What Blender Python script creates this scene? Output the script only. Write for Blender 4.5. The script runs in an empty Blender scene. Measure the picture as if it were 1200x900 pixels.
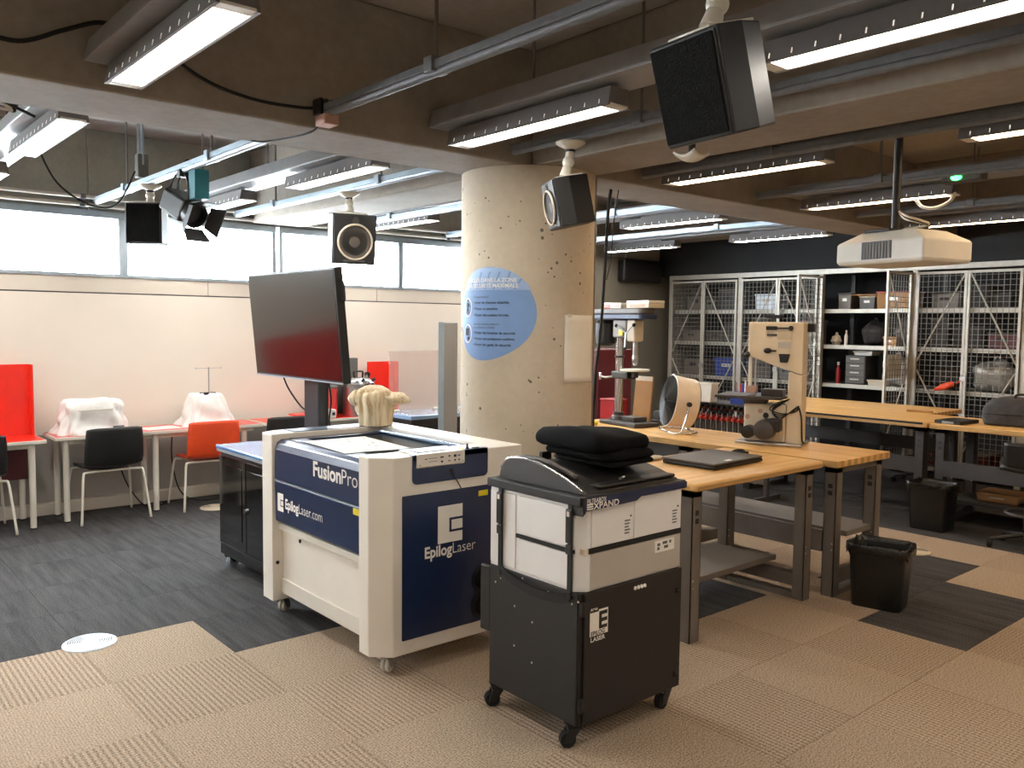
import bpy, bmesh, math, random
from mathutils import Matrix, Vector
random.seed(7)
R_ = math.radians
scene = bpy.context.scene
COL = scene.collection

# ---------------------------------------------------------------- camera
F_PX = 989.7
yaw, pitch, roll = R_(49.385), R_(-3.976), R_(0.645)
fwd = Vector((math.cos(yaw)*math.cos(pitch), math.sin(yaw)*math.cos(pitch), math.sin(pitch)))
right = Vector((math.sin(yaw), -math.cos(yaw), 0))
up = right.cross(fwd)
r2 = math.cos(roll)*right + math.sin(roll)*up
u2 = -math.sin(roll)*right + math.cos(roll)*up
CAMZ = 1.71
cd = bpy.data.cameras.new('camera')
cam = bpy.data.objects.new('camera', cd)
COL.objects.link(cam)
cd.sensor_fit = 'HORIZONTAL'; cd.sensor_width = 36.0; cd.lens = F_PX/1200*36
cd.clip_start = 0.05; cd.clip_end = 100
m = Matrix(((r2.x, u2.x, -fwd.x, 0), (r2.y, u2.y, -fwd.y, 0), (r2.z, u2.z, -fwd.z, CAMZ), (0, 0, 0, 1)))
cam.matrix_world = m
scene.camera = cam

def project(p):
    v = Vector(p) - Vector((0, 0, CAMZ)); d = v.dot(fwd)
    if d < 0.05: return None
    return 600 + F_PX*v.dot(r2)/d, 450 - F_PX*v.dot(u2)/d

# ---------------------------------------------------------------- world, exposure
SKY = 55.0
LAMP_NEAR = 25.0
LAMP_WARM = 23.0
LAMP_COOL = 52.0
w = bpy.data.worlds.new('overcast_sky'); scene.world = w
w.use_nodes = True
bg = w.node_tree.nodes['Background']
bg.inputs[0].default_value = (0.92, 0.97, 1.0, 1); bg.inputs[1].default_value = SKY
scene.view_settings.view_transform = 'Standard'
try: scene.view_settings.look = 'None'
except Exception: pass
scene.view_settings.gamma = 1.0
scene.view_settings.exposure = 0.0
scene.view_settings.use_curve_mapping = False

# ---------------------------------------------------------------- materials
def lin(c):
    return tuple(((v/255)/12.92 if v/255 <= 0.04045 else ((v/255+0.055)/1.055)**2.4) for v in c)
MATS = {}
def mat(name, rgb, rough=0.5, metal=0.0, var=0.08, scale=12.0, bump=0.0, bscale=60.0, coat=0.0, spec=0.5, alpha=None):
    """procedural principled material: noise-driven colour variation, roughness and fine bump"""
    if name in MATS: return MATS[name]
    M = bpy.data.materials.new(name); M.use_nodes = True
    nt = M.node_tree; b = nt.nodes['Principled BSDF']
    c = lin(rgb)
    tc = nt.nodes.new('ShaderNodeTexCoord')
    n = nt.nodes.new('ShaderNodeTexNoise'); n.inputs['Scale'].default_value = scale; n.inputs['Detail'].default_value = 4
    nt.links.new(tc.outputs['Object'], n.inputs['Vector'])
    rp = nt.nodes.new('ShaderNodeValToRGB')
    rp.color_ramp.elements[0].position = 0.3; rp.color_ramp.elements[1].position = 0.7
    rp.color_ramp.elements[0].color = (*[v*(1-var) for v in c], 1)
    rp.color_ramp.elements[1].color = (*[min(1, v*(1+var)) for v in c], 1)
    nt.links.new(n.outputs['Fac'], rp.inputs['Fac'])
    nt.links.new(rp.outputs['Color'], b.inputs['Base Color'])
    b.inputs['Roughness'].default_value = rough; b.inputs['Metallic'].default_value = metal
    b.inputs['Specular IOR Level'].default_value = spec
    if coat: b.inputs['Coat Weight'].default_value = coat; b.inputs['Coat Roughness'].default_value = 0.08
    if bump:
        n2 = nt.nodes.new('ShaderNodeTexNoise'); n2.inputs['Scale'].default_value = bscale; n2.inputs['Detail'].default_value = 3
        nt.links.new(tc.outputs['Object'], n2.inputs['Vector'])
        bp = nt.nodes.new('ShaderNodeBump'); bp.inputs['Strength'].default_value = bump; bp.inputs['Distance'].default_value = 0.01
        nt.links.new(n2.outputs['Fac'], bp.inputs['Height']); nt.links.new(bp.outputs['Normal'], b.inputs['Normal'])
    MATS[name] = M
    return M

def emit(name, rgb, strength):
    if name in MATS: return MATS[name]
    M = bpy.data.materials.new(name); M.use_nodes = True
    b = M.node_tree.nodes['Principled BSDF']
    c = lin(rgb)
    b.inputs['Base Color'].default_value = (0.8, 0.8, 0.8, 1)
    b.inputs['Emission Color'].default_value = (*c, 1); b.inputs['Emission Strength'].default_value = strength
    MATS[name] = M
    return M

def math_node(nt, op, a, b=None):
    n = nt.nodes.new('ShaderNodeMath'); n.operation = op
    for i, v in enumerate((a, b)):
        if v is None: continue
        if isinstance(v, (int, float)): n.inputs[i].default_value = v
        else: nt.links.new(v, n.inputs[i])
    return n.outputs[0]

def concrete(name, rgb, pits=0.0, stain=0.25, rough=0.85):
    M = bpy.data.materials.new(name); M.use_nodes = True
    nt = M.node_tree; b = nt.nodes['Principled BSDF']; L = nt.links
    tc = nt.nodes.new('ShaderNodeTexCoord')
    big = nt.nodes.new('ShaderNodeTexNoise'); big.inputs['Scale'].default_value = 1.6; big.inputs['Detail'].default_value = 6; big.inputs['Roughness'].default_value = 0.62
    fine = nt.nodes.new('ShaderNodeTexNoise'); fine.inputs['Scale'].default_value = 22; fine.inputs['Detail'].default_value = 5
    L.new(tc.outputs['Object'], big.inputs['Vector']); L.new(tc.outputs['Object'], fine.inputs['Vector'])
    c = lin(rgb)
    rp = nt.nodes.new('ShaderNodeValToRGB')
    rp.color_ramp.elements[0].position = 0.3; rp.color_ramp.elements[1].position = 0.68
    rp.color_ramp.elements[0].color = (*[v*(1-stain) for v in c], 1)
    rp.color_ramp.elements[1].color = (*[min(1, v*(1+stain*0.45)) for v in c], 1)
    mixv = math_node(nt, 'ADD', math_node(nt, 'MULTIPLY', big.outputs['Fac'], 0.7), math_node(nt, 'MULTIPLY', fine.outputs['Fac'], 0.3))
    L.new(mixv, rp.inputs['Fac'])
    colr = rp.outputs['Color']; h = fine.outputs['Fac']
    if pits:
        vo = nt.nodes.new('ShaderNodeTexVoronoi'); vo.inputs['Scale'].default_value = pits; vo.inputs['Randomness'].default_value = 1.0
        nn = nt.nodes.new('ShaderNodeTexNoise'); nn.inputs['Scale'].default_value = 7.0
        L.new(tc.outputs['Object'], nn.inputs['Vector']); L.new(tc.outputs['Object'], vo.inputs['Vector'])
        # a pit only where the noise lets it: varying radius
        rad = math_node(nt, 'MULTIPLY', math_node(nt, 'SUBTRACT', nn.outputs['Fac'], 0.44), 0.95)
        pit = math_node(nt, 'LESS_THAN', vo.outputs['Distance'], rad)
        mx = nt.nodes.new('ShaderNodeMix'); mx.data_type = 'RGBA'
        L.new(pit, mx.inputs['Factor']); L.new(colr, mx.inputs['A']); mx.inputs['B'].default_value = (*[v*0.25 for v in c], 1)
        colr = mx.outputs['Result']
        h = math_node(nt, 'SUBTRACT', math_node(nt, 'MULTIPLY', h, 0.25), pit)
    L.new(colr, b.inputs['Base Color'])
    b.inputs['Roughness'].default_value = rough
    bp = nt.nodes.new('ShaderNodeBump'); bp.inputs['Strength'].default_value = 0.25; bp.inputs['Distance'].default_value = 0.006
    L.new(h, bp.inputs['Height']); L.new(bp.outputs['Normal'], b.inputs['Normal'])
    MATS[name] = M
    return M

def carpet(name, rgb, ribs, contrast, dash=0.0, streak=0.0):
    """tile carpet: ribs run along local Y"""
    M = bpy.data.materials.new(name); M.use_nodes = True
    nt = M.node_tree; b = nt.nodes['Principled BSDF']; L = nt.links
    tc = nt.nodes.new('ShaderNodeTexCoord'); oi = nt.nodes.new('ShaderNodeObjectInfo')
    sp = nt.nodes.new('ShaderNodeSeparateXYZ'); L.new(tc.outputs['Object'], sp.inputs[0])
    c = lin(rgb)
    nz = nt.nodes.new('ShaderNodeTexNoise'); nz.inputs['Scale'].default_value = 130; nz.inputs['Detail'].default_value = 3
    L.new(tc.outputs['Object'], nz.inputs['Vector'])
    val = math_node(nt, 'MULTIPLY', math_node(nt, 'SUBTRACT', nz.outputs['Fac'], 0.5), 2.7)
    hsrc = nz.outputs['Fac']
    if ribs:
        s = math_node(nt, 'SINE', math_node(nt, 'MULTIPLY', sp.outputs[0], 2*math.pi*ribs))
        if dash:
            d = math_node(nt, 'SINE', math_node(nt, 'MULTIPLY', sp.outputs[1], 2*math.pi*dash))
            s = math_node(nt, 'ADD', math_node(nt, 'MULTIPLY', s, 0.7), math_node(nt, 'MULTIPLY', d, 0.3))
        val = math_node(nt, 'ADD', val, math_node(nt, 'MULTIPLY', s, contrast))
        hsrc = math_node(nt, 'ADD', hsrc, math_node(nt, 'MULTIPLY', s, 0.5))
    if streak:
        mp = nt.nodes.new('ShaderNodeMapping'); mp.inputs['Scale'].default_value = (26, 2.2, 1)
        L.new(tc.outputs['Object'], mp.inputs[0])
        ns = nt.nodes.new('ShaderNodeTexNoise'); ns.inputs['Scale'].default_value = 1.0; ns.inputs['Detail'].default_value = 3
        ad = nt.nodes.new('ShaderNodeVectorMath'); ad.operation = 'ADD'
        cb = nt.nodes.new('ShaderNodeCombineXYZ'); L.new(math_node(nt, 'MULTIPLY', oi.outputs['Random'], 90.0), cb.inputs[2])
        L.new(mp.outputs[0], ad.inputs[0]); L.new(cb.outputs[0], ad.inputs[1]); L.new(ad.outputs[0], ns.inputs['Vector'])
        val = math_node(nt, 'ADD', val, math_node(nt, 'MULTIPLY', math_node(nt, 'SUBTRACT', ns.outputs['Fac'], 0.5), streak))
    rnd = math_node(nt, 'MULTIPLY', math_node(nt, 'SUBTRACT', oi.outputs['Random'], 0.5), 0.10)
    fac = math_node(nt, 'ADD', math_node(nt, 'ADD', val, rnd), 1.0)
    rgbn = nt.nodes.new('ShaderNodeVectorMath'); rgbn.operation = 'SCALE'
    rgbn.inputs[0].default_value = c; L.new(fac, rgbn.inputs['Scale'])
    L.new(rgbn.outputs[0], b.inputs['Base Color'])
    b.inputs['Roughness'].default_value = 0.95; b.inputs['Specular IOR Level'].default_value = 0.15
    bp = nt.nodes.new('ShaderNodeBump'); bp.inputs['Strength'].default_value = 0.5; bp.inputs['Distance'].default_value = 0.004
    L.new(hsrc, bp.inputs['Height']); L.new(bp.outputs['Normal'], b.inputs['Normal'])
    MATS[name] = M
    return M

def butcher(name, rgb, ax=0):
    """laminated hardwood staves running along local axis ax"""
    M = bpy.data.materials.new(name); M.use_nodes = True
    nt = M.node_tree; b = nt.nodes['Principled BSDF']; L = nt.links
    tc = nt.nodes.new('ShaderNodeTexCoord')
    mp = nt.nodes.new('ShaderNodeMapping')
    if ax == 1: mp.inputs['Rotation'].default_value = (0, 0, math.pi/2)
    L.new(tc.outputs['Object'], mp.inputs[0])
    br = nt.nodes.new('ShaderNodeTexBrick')
    br.inputs['Scale'].default_value = 1.0; br.inputs['Brick Width'].default_value = 0.62; br.inputs['Row Height'].default_value = 0.042
    br.inputs['Mortar Size'].default_value = 0.0006; br.inputs['Bias'].default_value = -0.1
    c = lin(rgb)
    br.inputs['Color1'].default_value = (*[v*0.86 for v in c], 1); br.inputs['Color2'].default_value = (*[min(1, v*1.12) for v in c], 1)
    br.inputs['Mortar'].default_value = (*[v*0.6 for v in c], 1)
    L.new(mp.outputs[0], br.inputs['Vector'])
    m2 = nt.nodes.new('ShaderNodeMapping'); m2.inputs['Scale'].default_value = (3, 60, 60)
    L.new(mp.outputs[0], m2.inputs[0])
    gz = nt.nodes.new('ShaderNodeTexNoise'); gz.inputs['Scale'].default_value = 1.0; gz.inputs['Detail'].default_value = 4
    L.new(m2.outputs[0], gz.inputs['Vector'])
    mx = nt.nodes.new('ShaderNodeMix'); mx.data_type = 'RGBA'; mx.blend_type = 'MULTIPLY'; mx.inputs['Factor'].default_value = 0.22
    L.new(br.outputs['Color'], mx.inputs['A']); L.new(gz.outputs['Color'], mx.inputs['B'])
    g2 = nt.nodes.new('ShaderNodeRGBToBW'); L.new(gz.outputs['Color'], g2.inputs[0])
    L.new(g2.outputs[0], mx.inputs['B'])
    L.new(mx.outputs['Result'], b.inputs['Base Color'])
    b.inputs['Roughness'].default_value = 0.38; b.inputs['Coat Weight'].default_value = 0.15
    MATS[name] = M
    return M

def glass(name, tint=(1, 1, 1), gloss=0.08, haze=0.0, hazec=(1, 1, 1)):
    M = bpy.data.materials.new(name); M.use_nodes = True
    nt = M.node_tree; nt.nodes.clear()
    o = nt.nodes.new('ShaderNodeOutputMaterial')
    t = nt.nodes.new('ShaderNodeBsdfTransparent'); t.inputs[0].default_value = (*tint, 1)
    g = nt.nodes.new('ShaderNodeBsdfGlossy'); g.inputs['Roughness'].default_value = 0.03
    mx = nt.nodes.new('ShaderNodeMixShader'); mx.inputs[0].default_value = gloss
    nt.links.new(t.outputs[0], mx.inputs[1]); nt.links.new(g.outputs[0], mx.inputs[2])
    last = mx.outputs[0]
    if haze:
        d = nt.nodes.new('ShaderNodeBsdfDiffuse'); d.inputs[0].default_value = (*hazec, 1)
        m3 = nt.nodes.new('ShaderNodeMixShader'); m3.inputs[0].default_value = haze
        nt.links.new(last, m3.inputs[1]); nt.links.new(d.outputs[0], m3.inputs[2]); last = m3.outputs[0]
    nt.links.new(last, o.inputs[0])
    MATS[name] = M
    return M

concrete('beam_concrete', (148, 138, 126), stain=0.3)
concrete('slab_concrete', (164, 157, 148), stain=0.22)
concrete('wall_concrete', (168, 165, 152), stain=0.22)
concrete('column_concrete', (204, 192, 172), pits=20.0, stain=0.16)
carpet('carpet_ribbed', (158, 140, 121), ribs=40, contrast=0.36, dash=52)
carpet('carpet_plain', (164, 146, 126), ribs=80, contrast=0.12, dash=60)
carpet('carpet_dark', (67, 66, 66), ribs=0, contrast=0, streak=1.3)
butcher('butcher_x', (246, 196, 124), 0); butcher('butcher_y', (246, 196, 124), 1)
glass('window_glass', (0.95, 0.98, 1.0), 0.04)
glass('acrylic', (0.97, 0.93, 0.91), 0.06, 0.22, (0.9, 0.78, 0.72))
glass('lid_glass', (0.80, 0.84, 0.88), 0.16)
glass('dark_glass', (0.16, 0.17, 0.19), 0.06)
mat('table_shade_grey', (158, 154, 148), 0.6, var=0.03, scale=3)
mat('wall_paint', (228, 221, 209), 0.6, var=0.02, scale=2, bump=0.04)
mat('fascia_paint', (212, 205, 192), 0.55, var=0.02, scale=2)
mat('dim_wall_olive', (112, 106, 92), 0.65, var=0.04, scale=2)
mat('maroon', (84, 18, 26), 0.45, var=0.08)
mat('black_wall', (26, 26, 28), 0.75, var=0.2, scale=3)
mat('alu', (176, 190, 200), 0.4, metal=0.6, var=0.05)
mat('wire', (132, 130, 124), 0.5, metal=0.4, var=0.08)
mat('galv', (112, 114, 117), 0.55, metal=0.4, var=0.10, scale=30)
mat('tray_grey', (150, 150, 150), 0.5, metal=0.35, var=0.08, scale=9)
mat('fixture_grey', (112, 108, 106), 0.5, metal=0.3, var=0.05)
mat('cage_grey', (186, 182, 172), 0.45, metal=0.35, var=0.08, scale=14)
mat('cream', (230, 224, 213), 0.42, var=0.02, scale=5, bump=0.03, bscale=300)
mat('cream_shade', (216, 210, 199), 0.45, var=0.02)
mat('navy', (22, 38, 72), 0.32, var=0.04, coat=0.25)
mat('black_plastic', (22, 22, 23), 0.42, var=0.15, scale=30)
mat('black_paint', (25, 23, 22), 0.5, var=0.1, scale=18, bump=0.05, bscale=250)
mat('black_rubber', (18, 18, 18), 0.75, var=0.2)
mat('black_gloss', (10, 10, 12), 0.06, var=0.1, coat=0.6)
mat('screen', (20, 19, 19), 0.14, var=0.05, spec=0.75)
mat('white_metal', (226, 222, 210), 0.38, var=0.03)
mat('white_plastic', (226, 223, 214), 0.45, var=0.03)
mat('white_print', (238, 234, 226), 0.6, var=0.02)
mat('paper', (238, 236, 230), 0.8, var=0.03, bump=0.05, bscale=20)
mat('ink', (40, 42, 48), 0.7)
mat('ink_soft', (92, 96, 100), 0.7)
mat('yellow', (226, 206, 36), 0.5, var=0.1)
mat('red_lam', (226, 40, 22), 0.30, var=0.03, coat=0.2)
mat('red_pink', (204, 62, 58), 0.3, var=0.04, coat=0.1)
mat('orange', (226, 74, 30), 0.45, var=0.04)
mat('chrome', (210, 210, 212), 0.14, metal=1.0, var=0.03)
mat('steel', (190, 190, 190), 0.28, metal=0.95, var=0.06)
mat('bench_grey', (118, 111, 103), 0.45, metal=0.2, var=0.07, scale=8)
mat('bench_dark', (66, 64, 64), 0.5, metal=0.2, var=0.1, scale=8)
mat('filter_white', (232, 231, 230), 0.4, var=0.02)
mat('filter_grey', (196, 192, 186), 0.36, metal=0.35, var=0.03)
mat('cloth_black', (13, 13, 14), 0.95, var=0.4, scale=40, bump=0.3, bscale=160, spec=0.15)
mat('cast_iron', (72, 68, 64), 0.45, metal=0.6, var=0.15, scale=30)
mat('saw_cream', (226, 214, 192), 0.4, var=0.03)
mat('teal', (24, 110, 122), 0.4, var=0.1)
mat('cardboard', (176, 132, 86), 0.8, var=0.08, scale=6)
mat('blue_bin', (34, 60, 140), 0.4, var=0.06)
mat('red_dark', (150, 22, 30), 0.4, var=0.08)
mat('plaster', (222, 202, 164), 0.7, var=0.18, scale=9, bump=0.35, bscale=22)
def streaky(name, c1, c2):
    M = mat(name, c1, 0.75, var=0.1, scale=9, bump=0.5, bscale=24)
    nt = M.node_tree
    ns = [n for n in nt.nodes if n.type == 'TEX_NOISE'][0]; tc = [n for n in nt.nodes if n.type == 'TEX_COORD'][0]
    mp = nt.nodes.new('ShaderNodeMapping'); mp.inputs['Scale'].default_value = (5, 5, 0.5)
    nt.links.new(tc.outputs['Object'], mp.inputs[0]); nt.links.new(mp.outputs[0], ns.inputs['Vector'])
    r = [n for n in nt.nodes if n.type == 'VALTORGB'][0]
    r.color_ramp.elements[0].color = (*lin(c2), 1); r.color_ramp.elements[1].color = (*lin(c1), 1)
    r.color_ramp.elements[0].position = 0.34; r.color_ramp.elements[1].position = 0.56
MATS.pop('plaster'); streaky('plaster', (230, 216, 186), (196, 164, 116))
mat('plastic_film', (244, 244, 242), 0.28, var=0.04, scale=8, bump=0.5, bscale=14, coat=0.3)
mat('poster_blue', (126, 162, 214), 0.55, var=0.03)
mat('poster_light', (160, 188, 226), 0.55, var=0.03)
mat('grey_panel', (150, 146, 138), 0.5, var=0.04)
mat('vent_white', (222, 232, 244), 0.35, var=0.03)
mat('clamp_red', (176, 52, 36), 0.45, var=0.2)
mat('bag_grey', (58, 56, 56), 0.85, var=0.25, bump=0.3, bscale=40)
mat('trash_black', (13, 13, 13), 0.35, var=0.3, scale=8)
mat('bag_film', (16, 16, 17), 0.18, var=0.3, bump=0.6, bscale=25)
mat('laptop_grey', (78, 70, 64), 0.45, var=0.05)
mat('blue_glass_top', (150, 176, 206), 0.12, var=0.05, coat=0.6)
mat('cart_top', (112, 158, 212), 0.15, var=0.15, scale=3, coat=0.6)
mat('fan_white', (232, 218, 200), 0.4, var=0.03)
mat('screw', (220, 216, 205), 0.3, metal=0.8, var=0.02)
mat('rope', (44, 40, 36), 0.7)
mat('tape_pink', (190, 150, 132), 0.6, var=0.08)
mat('grey_box', (92, 92, 88), 0.5, var=0.06)
mat('shelf_cream', (206, 194, 172), 0.5, var=0.05)
emit('lamp_near', (255, 246, 234), LAMP_NEAR)
emit('lamp_warm', (255, 216, 170), LAMP_WARM)
emit('lamp_cool', (255, 248, 240), LAMP_COOL)
emit('slot_glow', (255, 240, 220), 0.8)
emit('led_green', (60, 255, 120), 6.0)

# ---------------------------------------------------------------- mesh builder
class MB:
    def __init__(self, m=None):
        self.v = []; self.f = []; self.m = m or Matrix.Identity(4)
    def add(self, vs, fs):
        o = len(self.v)
        self.v += [tuple(self.m @ Vector(p)) for p in vs]
        self.f += [tuple(i+o for i in q) for q in fs]
        return self
    def box(self, x0, x1, y0, y1, z0, z1):
        return self.add([(x0,y0,z0),(x1,y0,z0),(x1,y1,z0),(x0,y1,z0),(x0,y0,z1),(x1,y0,z1),(x1,y1,z1),(x0,y1,z1)],
                        [(0,3,2,1),(4,5,6,7),(0,1,5,4),(1,2,6,5),(2,3,7,6),(3,0,4,7)])
    def cyl(self, p0, p1, r0, r1=None, n=14, caps=True):
        r1 = r0 if r1 is None else r1
        a = Vector(p0); b = Vector(p1); d = (b-a).normalized()
        e = Vector((0,0,1)) if abs(d.z) < 0.9 else Vector((1,0,0))
        u = d.cross(e).normalized(); w_ = d.cross(u)
        vs = []
        for c, r in ((a, r0), (b, r1)):
            for i in range(n):
                t = 2*math.pi*i/n; vs.append(tuple(c + r*(math.cos(t)*u + math.sin(t)*w_)))
        fs = [(i, (i+1) % n, n+(i+1) % n, n+i) for i in range(n)]
        if caps: fs += [tuple(range(n))[::-1], tuple(range(n, 2*n))]
        return self.add(vs, fs)
    def tube(self, path, r, n=8, closed=False):
        P = [Vector(p) for p in path]; k = len(P); vs = []; fs = []
        prev = None
        for i in range(k):
            if closed: t = (P[(i+1) % k]-P[i-1]).normalized()
            else: t = (P[min(i+1, k-1)]-P[max(i-1, 0)]).normalized()
            if prev is None:
                e = Vector((0,0,1)) if abs(t.z) < 0.9 else Vector((1,0,0)); u = t.cross(e).normalized()
            else:
                u = (prev - t*prev.dot(t)).normalized()
            prev = u; w_ = t.cross(u)
            rr = r[i] if isinstance(r, (list, tuple)) else r
            for j in range(n):
                a = 2*math.pi*j/n; vs.append(tuple(P[i] + rr*(math.cos(a)*u + math.sin(a)*w_)))
        for i in range(k if closed else k-1):
            for j in range(n):
                a = i*n+j; b = i*n+(j+1) % n; c = ((i+1) % k)*n+(j+1) % n; d = ((i+1) % k)*n+j
                fs.append((a, b, c, d))
        if not closed: fs += [tuple(range(n))[::-1], tuple(range((k-1)*n, k*n))]
        return self.add(vs, fs)
    def lathe(self, prof, n=24, c=(0,0,0), axis='z'):
        """prof: list of (radius, height)"""
        vs = []; fs = []
        for r, h in prof:
            for i in range(n):
                t = 2*math.pi*i/n; x, y = r*math.cos(t), r*math.sin(t)
                p = {'z': (x, y, h), 'x': (h, x, y), 'y': (y, h, x)}[axis]
                vs.append((p[0]+c[0], p[1]+c[1], p[2]+c[2]))
        for k in range(len(prof)-1):
            for i in range(n):
                fs.append((k*n+i, k*n+(i+1) % n, (k+1)*n+(i+1) % n, (k+1)*n+i))
        if prof[0][0] > 1e-5: fs.append(tuple(range(n))[::-1])
        if prof[-1][0] > 1e-5: fs.append(tuple(range((len(prof)-1)*n, len(prof)*n)))
        return self.add(vs, fs)
    def prism(self, poly, axis, a, b):
        """poly in the two other axes (x: yz, y: xz, z: xy), extruded from a to b along axis"""
        n = len(poly); vs = []
        for h in (a, b):
            for p in poly:
                vs.append({'x': (h, p[0], p[1]), 'y': (p[0], h, p[1]), 'z': (p[0], p[1], h)}[axis])
        fs = [(i, (i+1) % n, n+(i+1) % n, n+i) for i in range(n)] + [tuple(range(n))[::-1], tuple(range(n, 2*n))]
        return self.add(vs, fs)
    def grid(self, fn, nu, nv, closed_u=False):
        """surface fn(i/nu, j/nv)"""
        vs = [tuple(fn(i/nu, j/nv)) for j in range(nv+1) for i in range(nu+1)]
        fs = [(j*(nu+1)+i, j*(nu+1)+i+1, (j+1)*(nu+1)+i+1, (j+1)*(nu+1)+i) for j in range(nv) for i in range(nu)]
        return self.add(vs, fs)
    def ball(self, c, r, nu=14, nv=8, sc=(1,1,1), fn=None):
        vs = []; fs = []
        for j in range(nv+1):
            p = math.pi*j/nv
            for i in range(nu):
                t = 2*math.pi*i/nu
                d = Vector((math.sin(p)*math.cos(t), math.sin(p)*math.sin(t), math.cos(p)))
                k = fn(d) if fn else 1.0
                vs.append((c[0]+r*sc[0]*d.x*k, c[1]+r*sc[1]*d.y*k, c[2]+r*sc[2]*d.z*k))
        for j in range(nv):
            for i in range(nu):
                fs.append((j*nu+i, (j+1)*nu+i, (j+1)*nu+(i+1) % nu, j*nu+(i+1) % nu))
        return self.add(vs, fs)
    def mesh(self, name):
        me = bpy.data.meshes.new(name); me.from_pydata(self.v, [], self.f); me.validate()
        bmx = bmesh.new(); bmx.from_mesh(me)
        bmesh.ops.remove_doubles(bmx, verts=bmx.verts, dist=1e-6)
        bmesh.ops.recalc_face_normals(bmx, faces=bmx.faces)
        bmx.to_mesh(me); bmx.free()
        return me
    def build(self, name, material, parent=None, bevel=0.0, smooth=False, solid=0.0, sub=0, seg=2, label=None, kind=None):
        me = self.mesh(name)
        me.materials.append(MATS[material] if isinstance(material, str) else material)
        o = bpy.data.objects.new(name, me); COL.objects.link(o)
        if smooth:
            for p in me.polygons: p.use_smooth = True
            if smooth == 'auto':
                ang = o.modifiers.new('es', 'EDGE_SPLIT'); ang.split_angle = R_(38)
        if solid:
            s = o.modifiers.new('solid', 'SOLIDIFY'); s.thickness = solid; s.offset = 0
        if sub:
            s = o.modifiers.new('sub', 'SUBSURF'); s.levels = sub; s.render_levels = sub
        if bevel:
            b = o.modifiers.new('bevel', 'BEVEL'); b.width = bevel; b.segments = seg; b.limit_method = 'ANGLE'; b.angle_limit = R_(40)
        if parent is not None: o.parent = parent
        if label: o['label'] = label
        if kind: o['kind'] = kind
        return o

def at(x, y, z=0): return MB(Matrix.Translation((-x, -y, -z)))     # builder taking world coordinates for a thing based at x, y, z
def thing(name, label, cat, loc=(0,0,0), rz=0.0, group=None):
    o = bpy.data.objects.new(name, None); COL.objects.link(o)
    o.empty_display_size = 0.1
    o.location = loc; o.rotation_euler = (0, 0, rz)
    o['label'] = label; o['category'] = cat
    if group: o['group'] = group
    return o
def tag(o, label, cat, group=None):
    o['label'] = label; o['category'] = cat
    if group: o['group'] = group
    return o
def struct(o):
    o['kind'] = 'structure'; return o
def dup(root, loc, rz=0.0, label=None, group=None):
    r = root.copy(); COL.objects.link(r); r.location = loc; r.rotation_euler = (0, 0, rz)
    if label: r['label'] = label
    if group: r['group'] = group
    for ch in list(root.children):
        c = ch.copy(); COL.objects.link(c); c.parent = r
        for g in list(ch.children):
            d = g.copy(); COL.objects.link(d); d.parent = c
    return r
def smoothpath(pts, n=6):
    P = [Vector(p) for p in pts]; out = []
    for i in range(len(P)-1):
        p0 = P[max(i-1, 0)]; p1 = P[i]; p2 = P[i+1]; p3 = P[min(i+2, len(P)-1)]
        for k in range(n):
            t = k/n
            out.append(0.5*((2*p1)+(p2-p0)*t+(2*p0-5*p1+4*p2-p3)*t*t+(3*p1-p0-3*p2+p3)*t**3))
    out.append(P[-1]); return [tuple(p) for p in out]

def text_run(parts, size, width, origin, u, v, mk, material, parent):
    """parts: (string, bold) set one after another; the whole run is fitted to width"""
    ext = []
    for s, bo in parts:
        t = text_mb(s, size, (0,0,0), (1,0,0), (0,1,0), bold=bo)
        ext.append((min(p[0] for p in t.v), max(p[0] for p in t.v)))
    gap = size*0.06
    tot = sum(b-a for a, b in ext)+gap*(len(parts)-1); k = width/tot
    x = 0.0; O = Vector(origin); u = Vector(u)
    for (s, bo), (a, b) in zip(parts, ext):
        text_mb(s, size, O+u*((x-a)*k), u, v, bold=bo, sx=k, base=mk()).build('lettering', material, parent)
        x += b-a+gap

def text_mb(s, size, origin, u, v, bold=0.0, align='LEFT', sx=1.0, depth=0.0012, fn=None, shear=0.0, base=None):
    """flat lettering as a mesh: local text x -> u, y -> v"""
    cu = bpy.data.curves.new('lettering', 'FONT'); cu.body = s; cu.size = size; cu.align_x = align
    cu.offset = bold*size; cu.resolution_u = 3; cu.shear = shear
    o = bpy.data.objects.new('lettering', cu); COL.objects.link(o)
    bpy.context.view_layer.update()
    me = bpy.data.meshes.new_from_object(o.evaluated_get(bpy.context.evaluated_depsgraph_get()))
    u = Vector(u); v = Vector(v); n = u.cross(v); O = Vector(origin)
    b = base if base is not None else MB()
    if fn: vs = [fn(p.co.x*sx, p.co.y) for p in me.vertices]
    else: vs = [O + u*p.co.x*sx + v*p.co.y + n*depth for p in me.vertices]
    b.add(vs, [tuple(p.vertices) for p in me.polygons])
    bpy.data.objects.remove(o); bpy.data.curves.remove(cu); bpy.data.meshes.remove(me)
    return b
def rrect(x0, x1, y0, y1, r, n=4):
    out = []
    for cx, cy, a in ((x1-r, y1-r, 0), (x0+r, y1-r, 90), (x0+r, y0+r, 180), (x1-r, y0+r, 270)):
        for i in range(n+1):
            t = R_(a+90*i/n); out.append((cx+r*math.cos(t), cy+r*math.sin(t)))
    return out
# ================================================================ THE ROOM
XW, YW = 11.0, 8.30          # inner faces of the back wall and of the window wall
XB, YB = -2.6, -2.2
TX, TY, TPX, TPY = 1.706, 2.360, 0.6036, 0.6045

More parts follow.
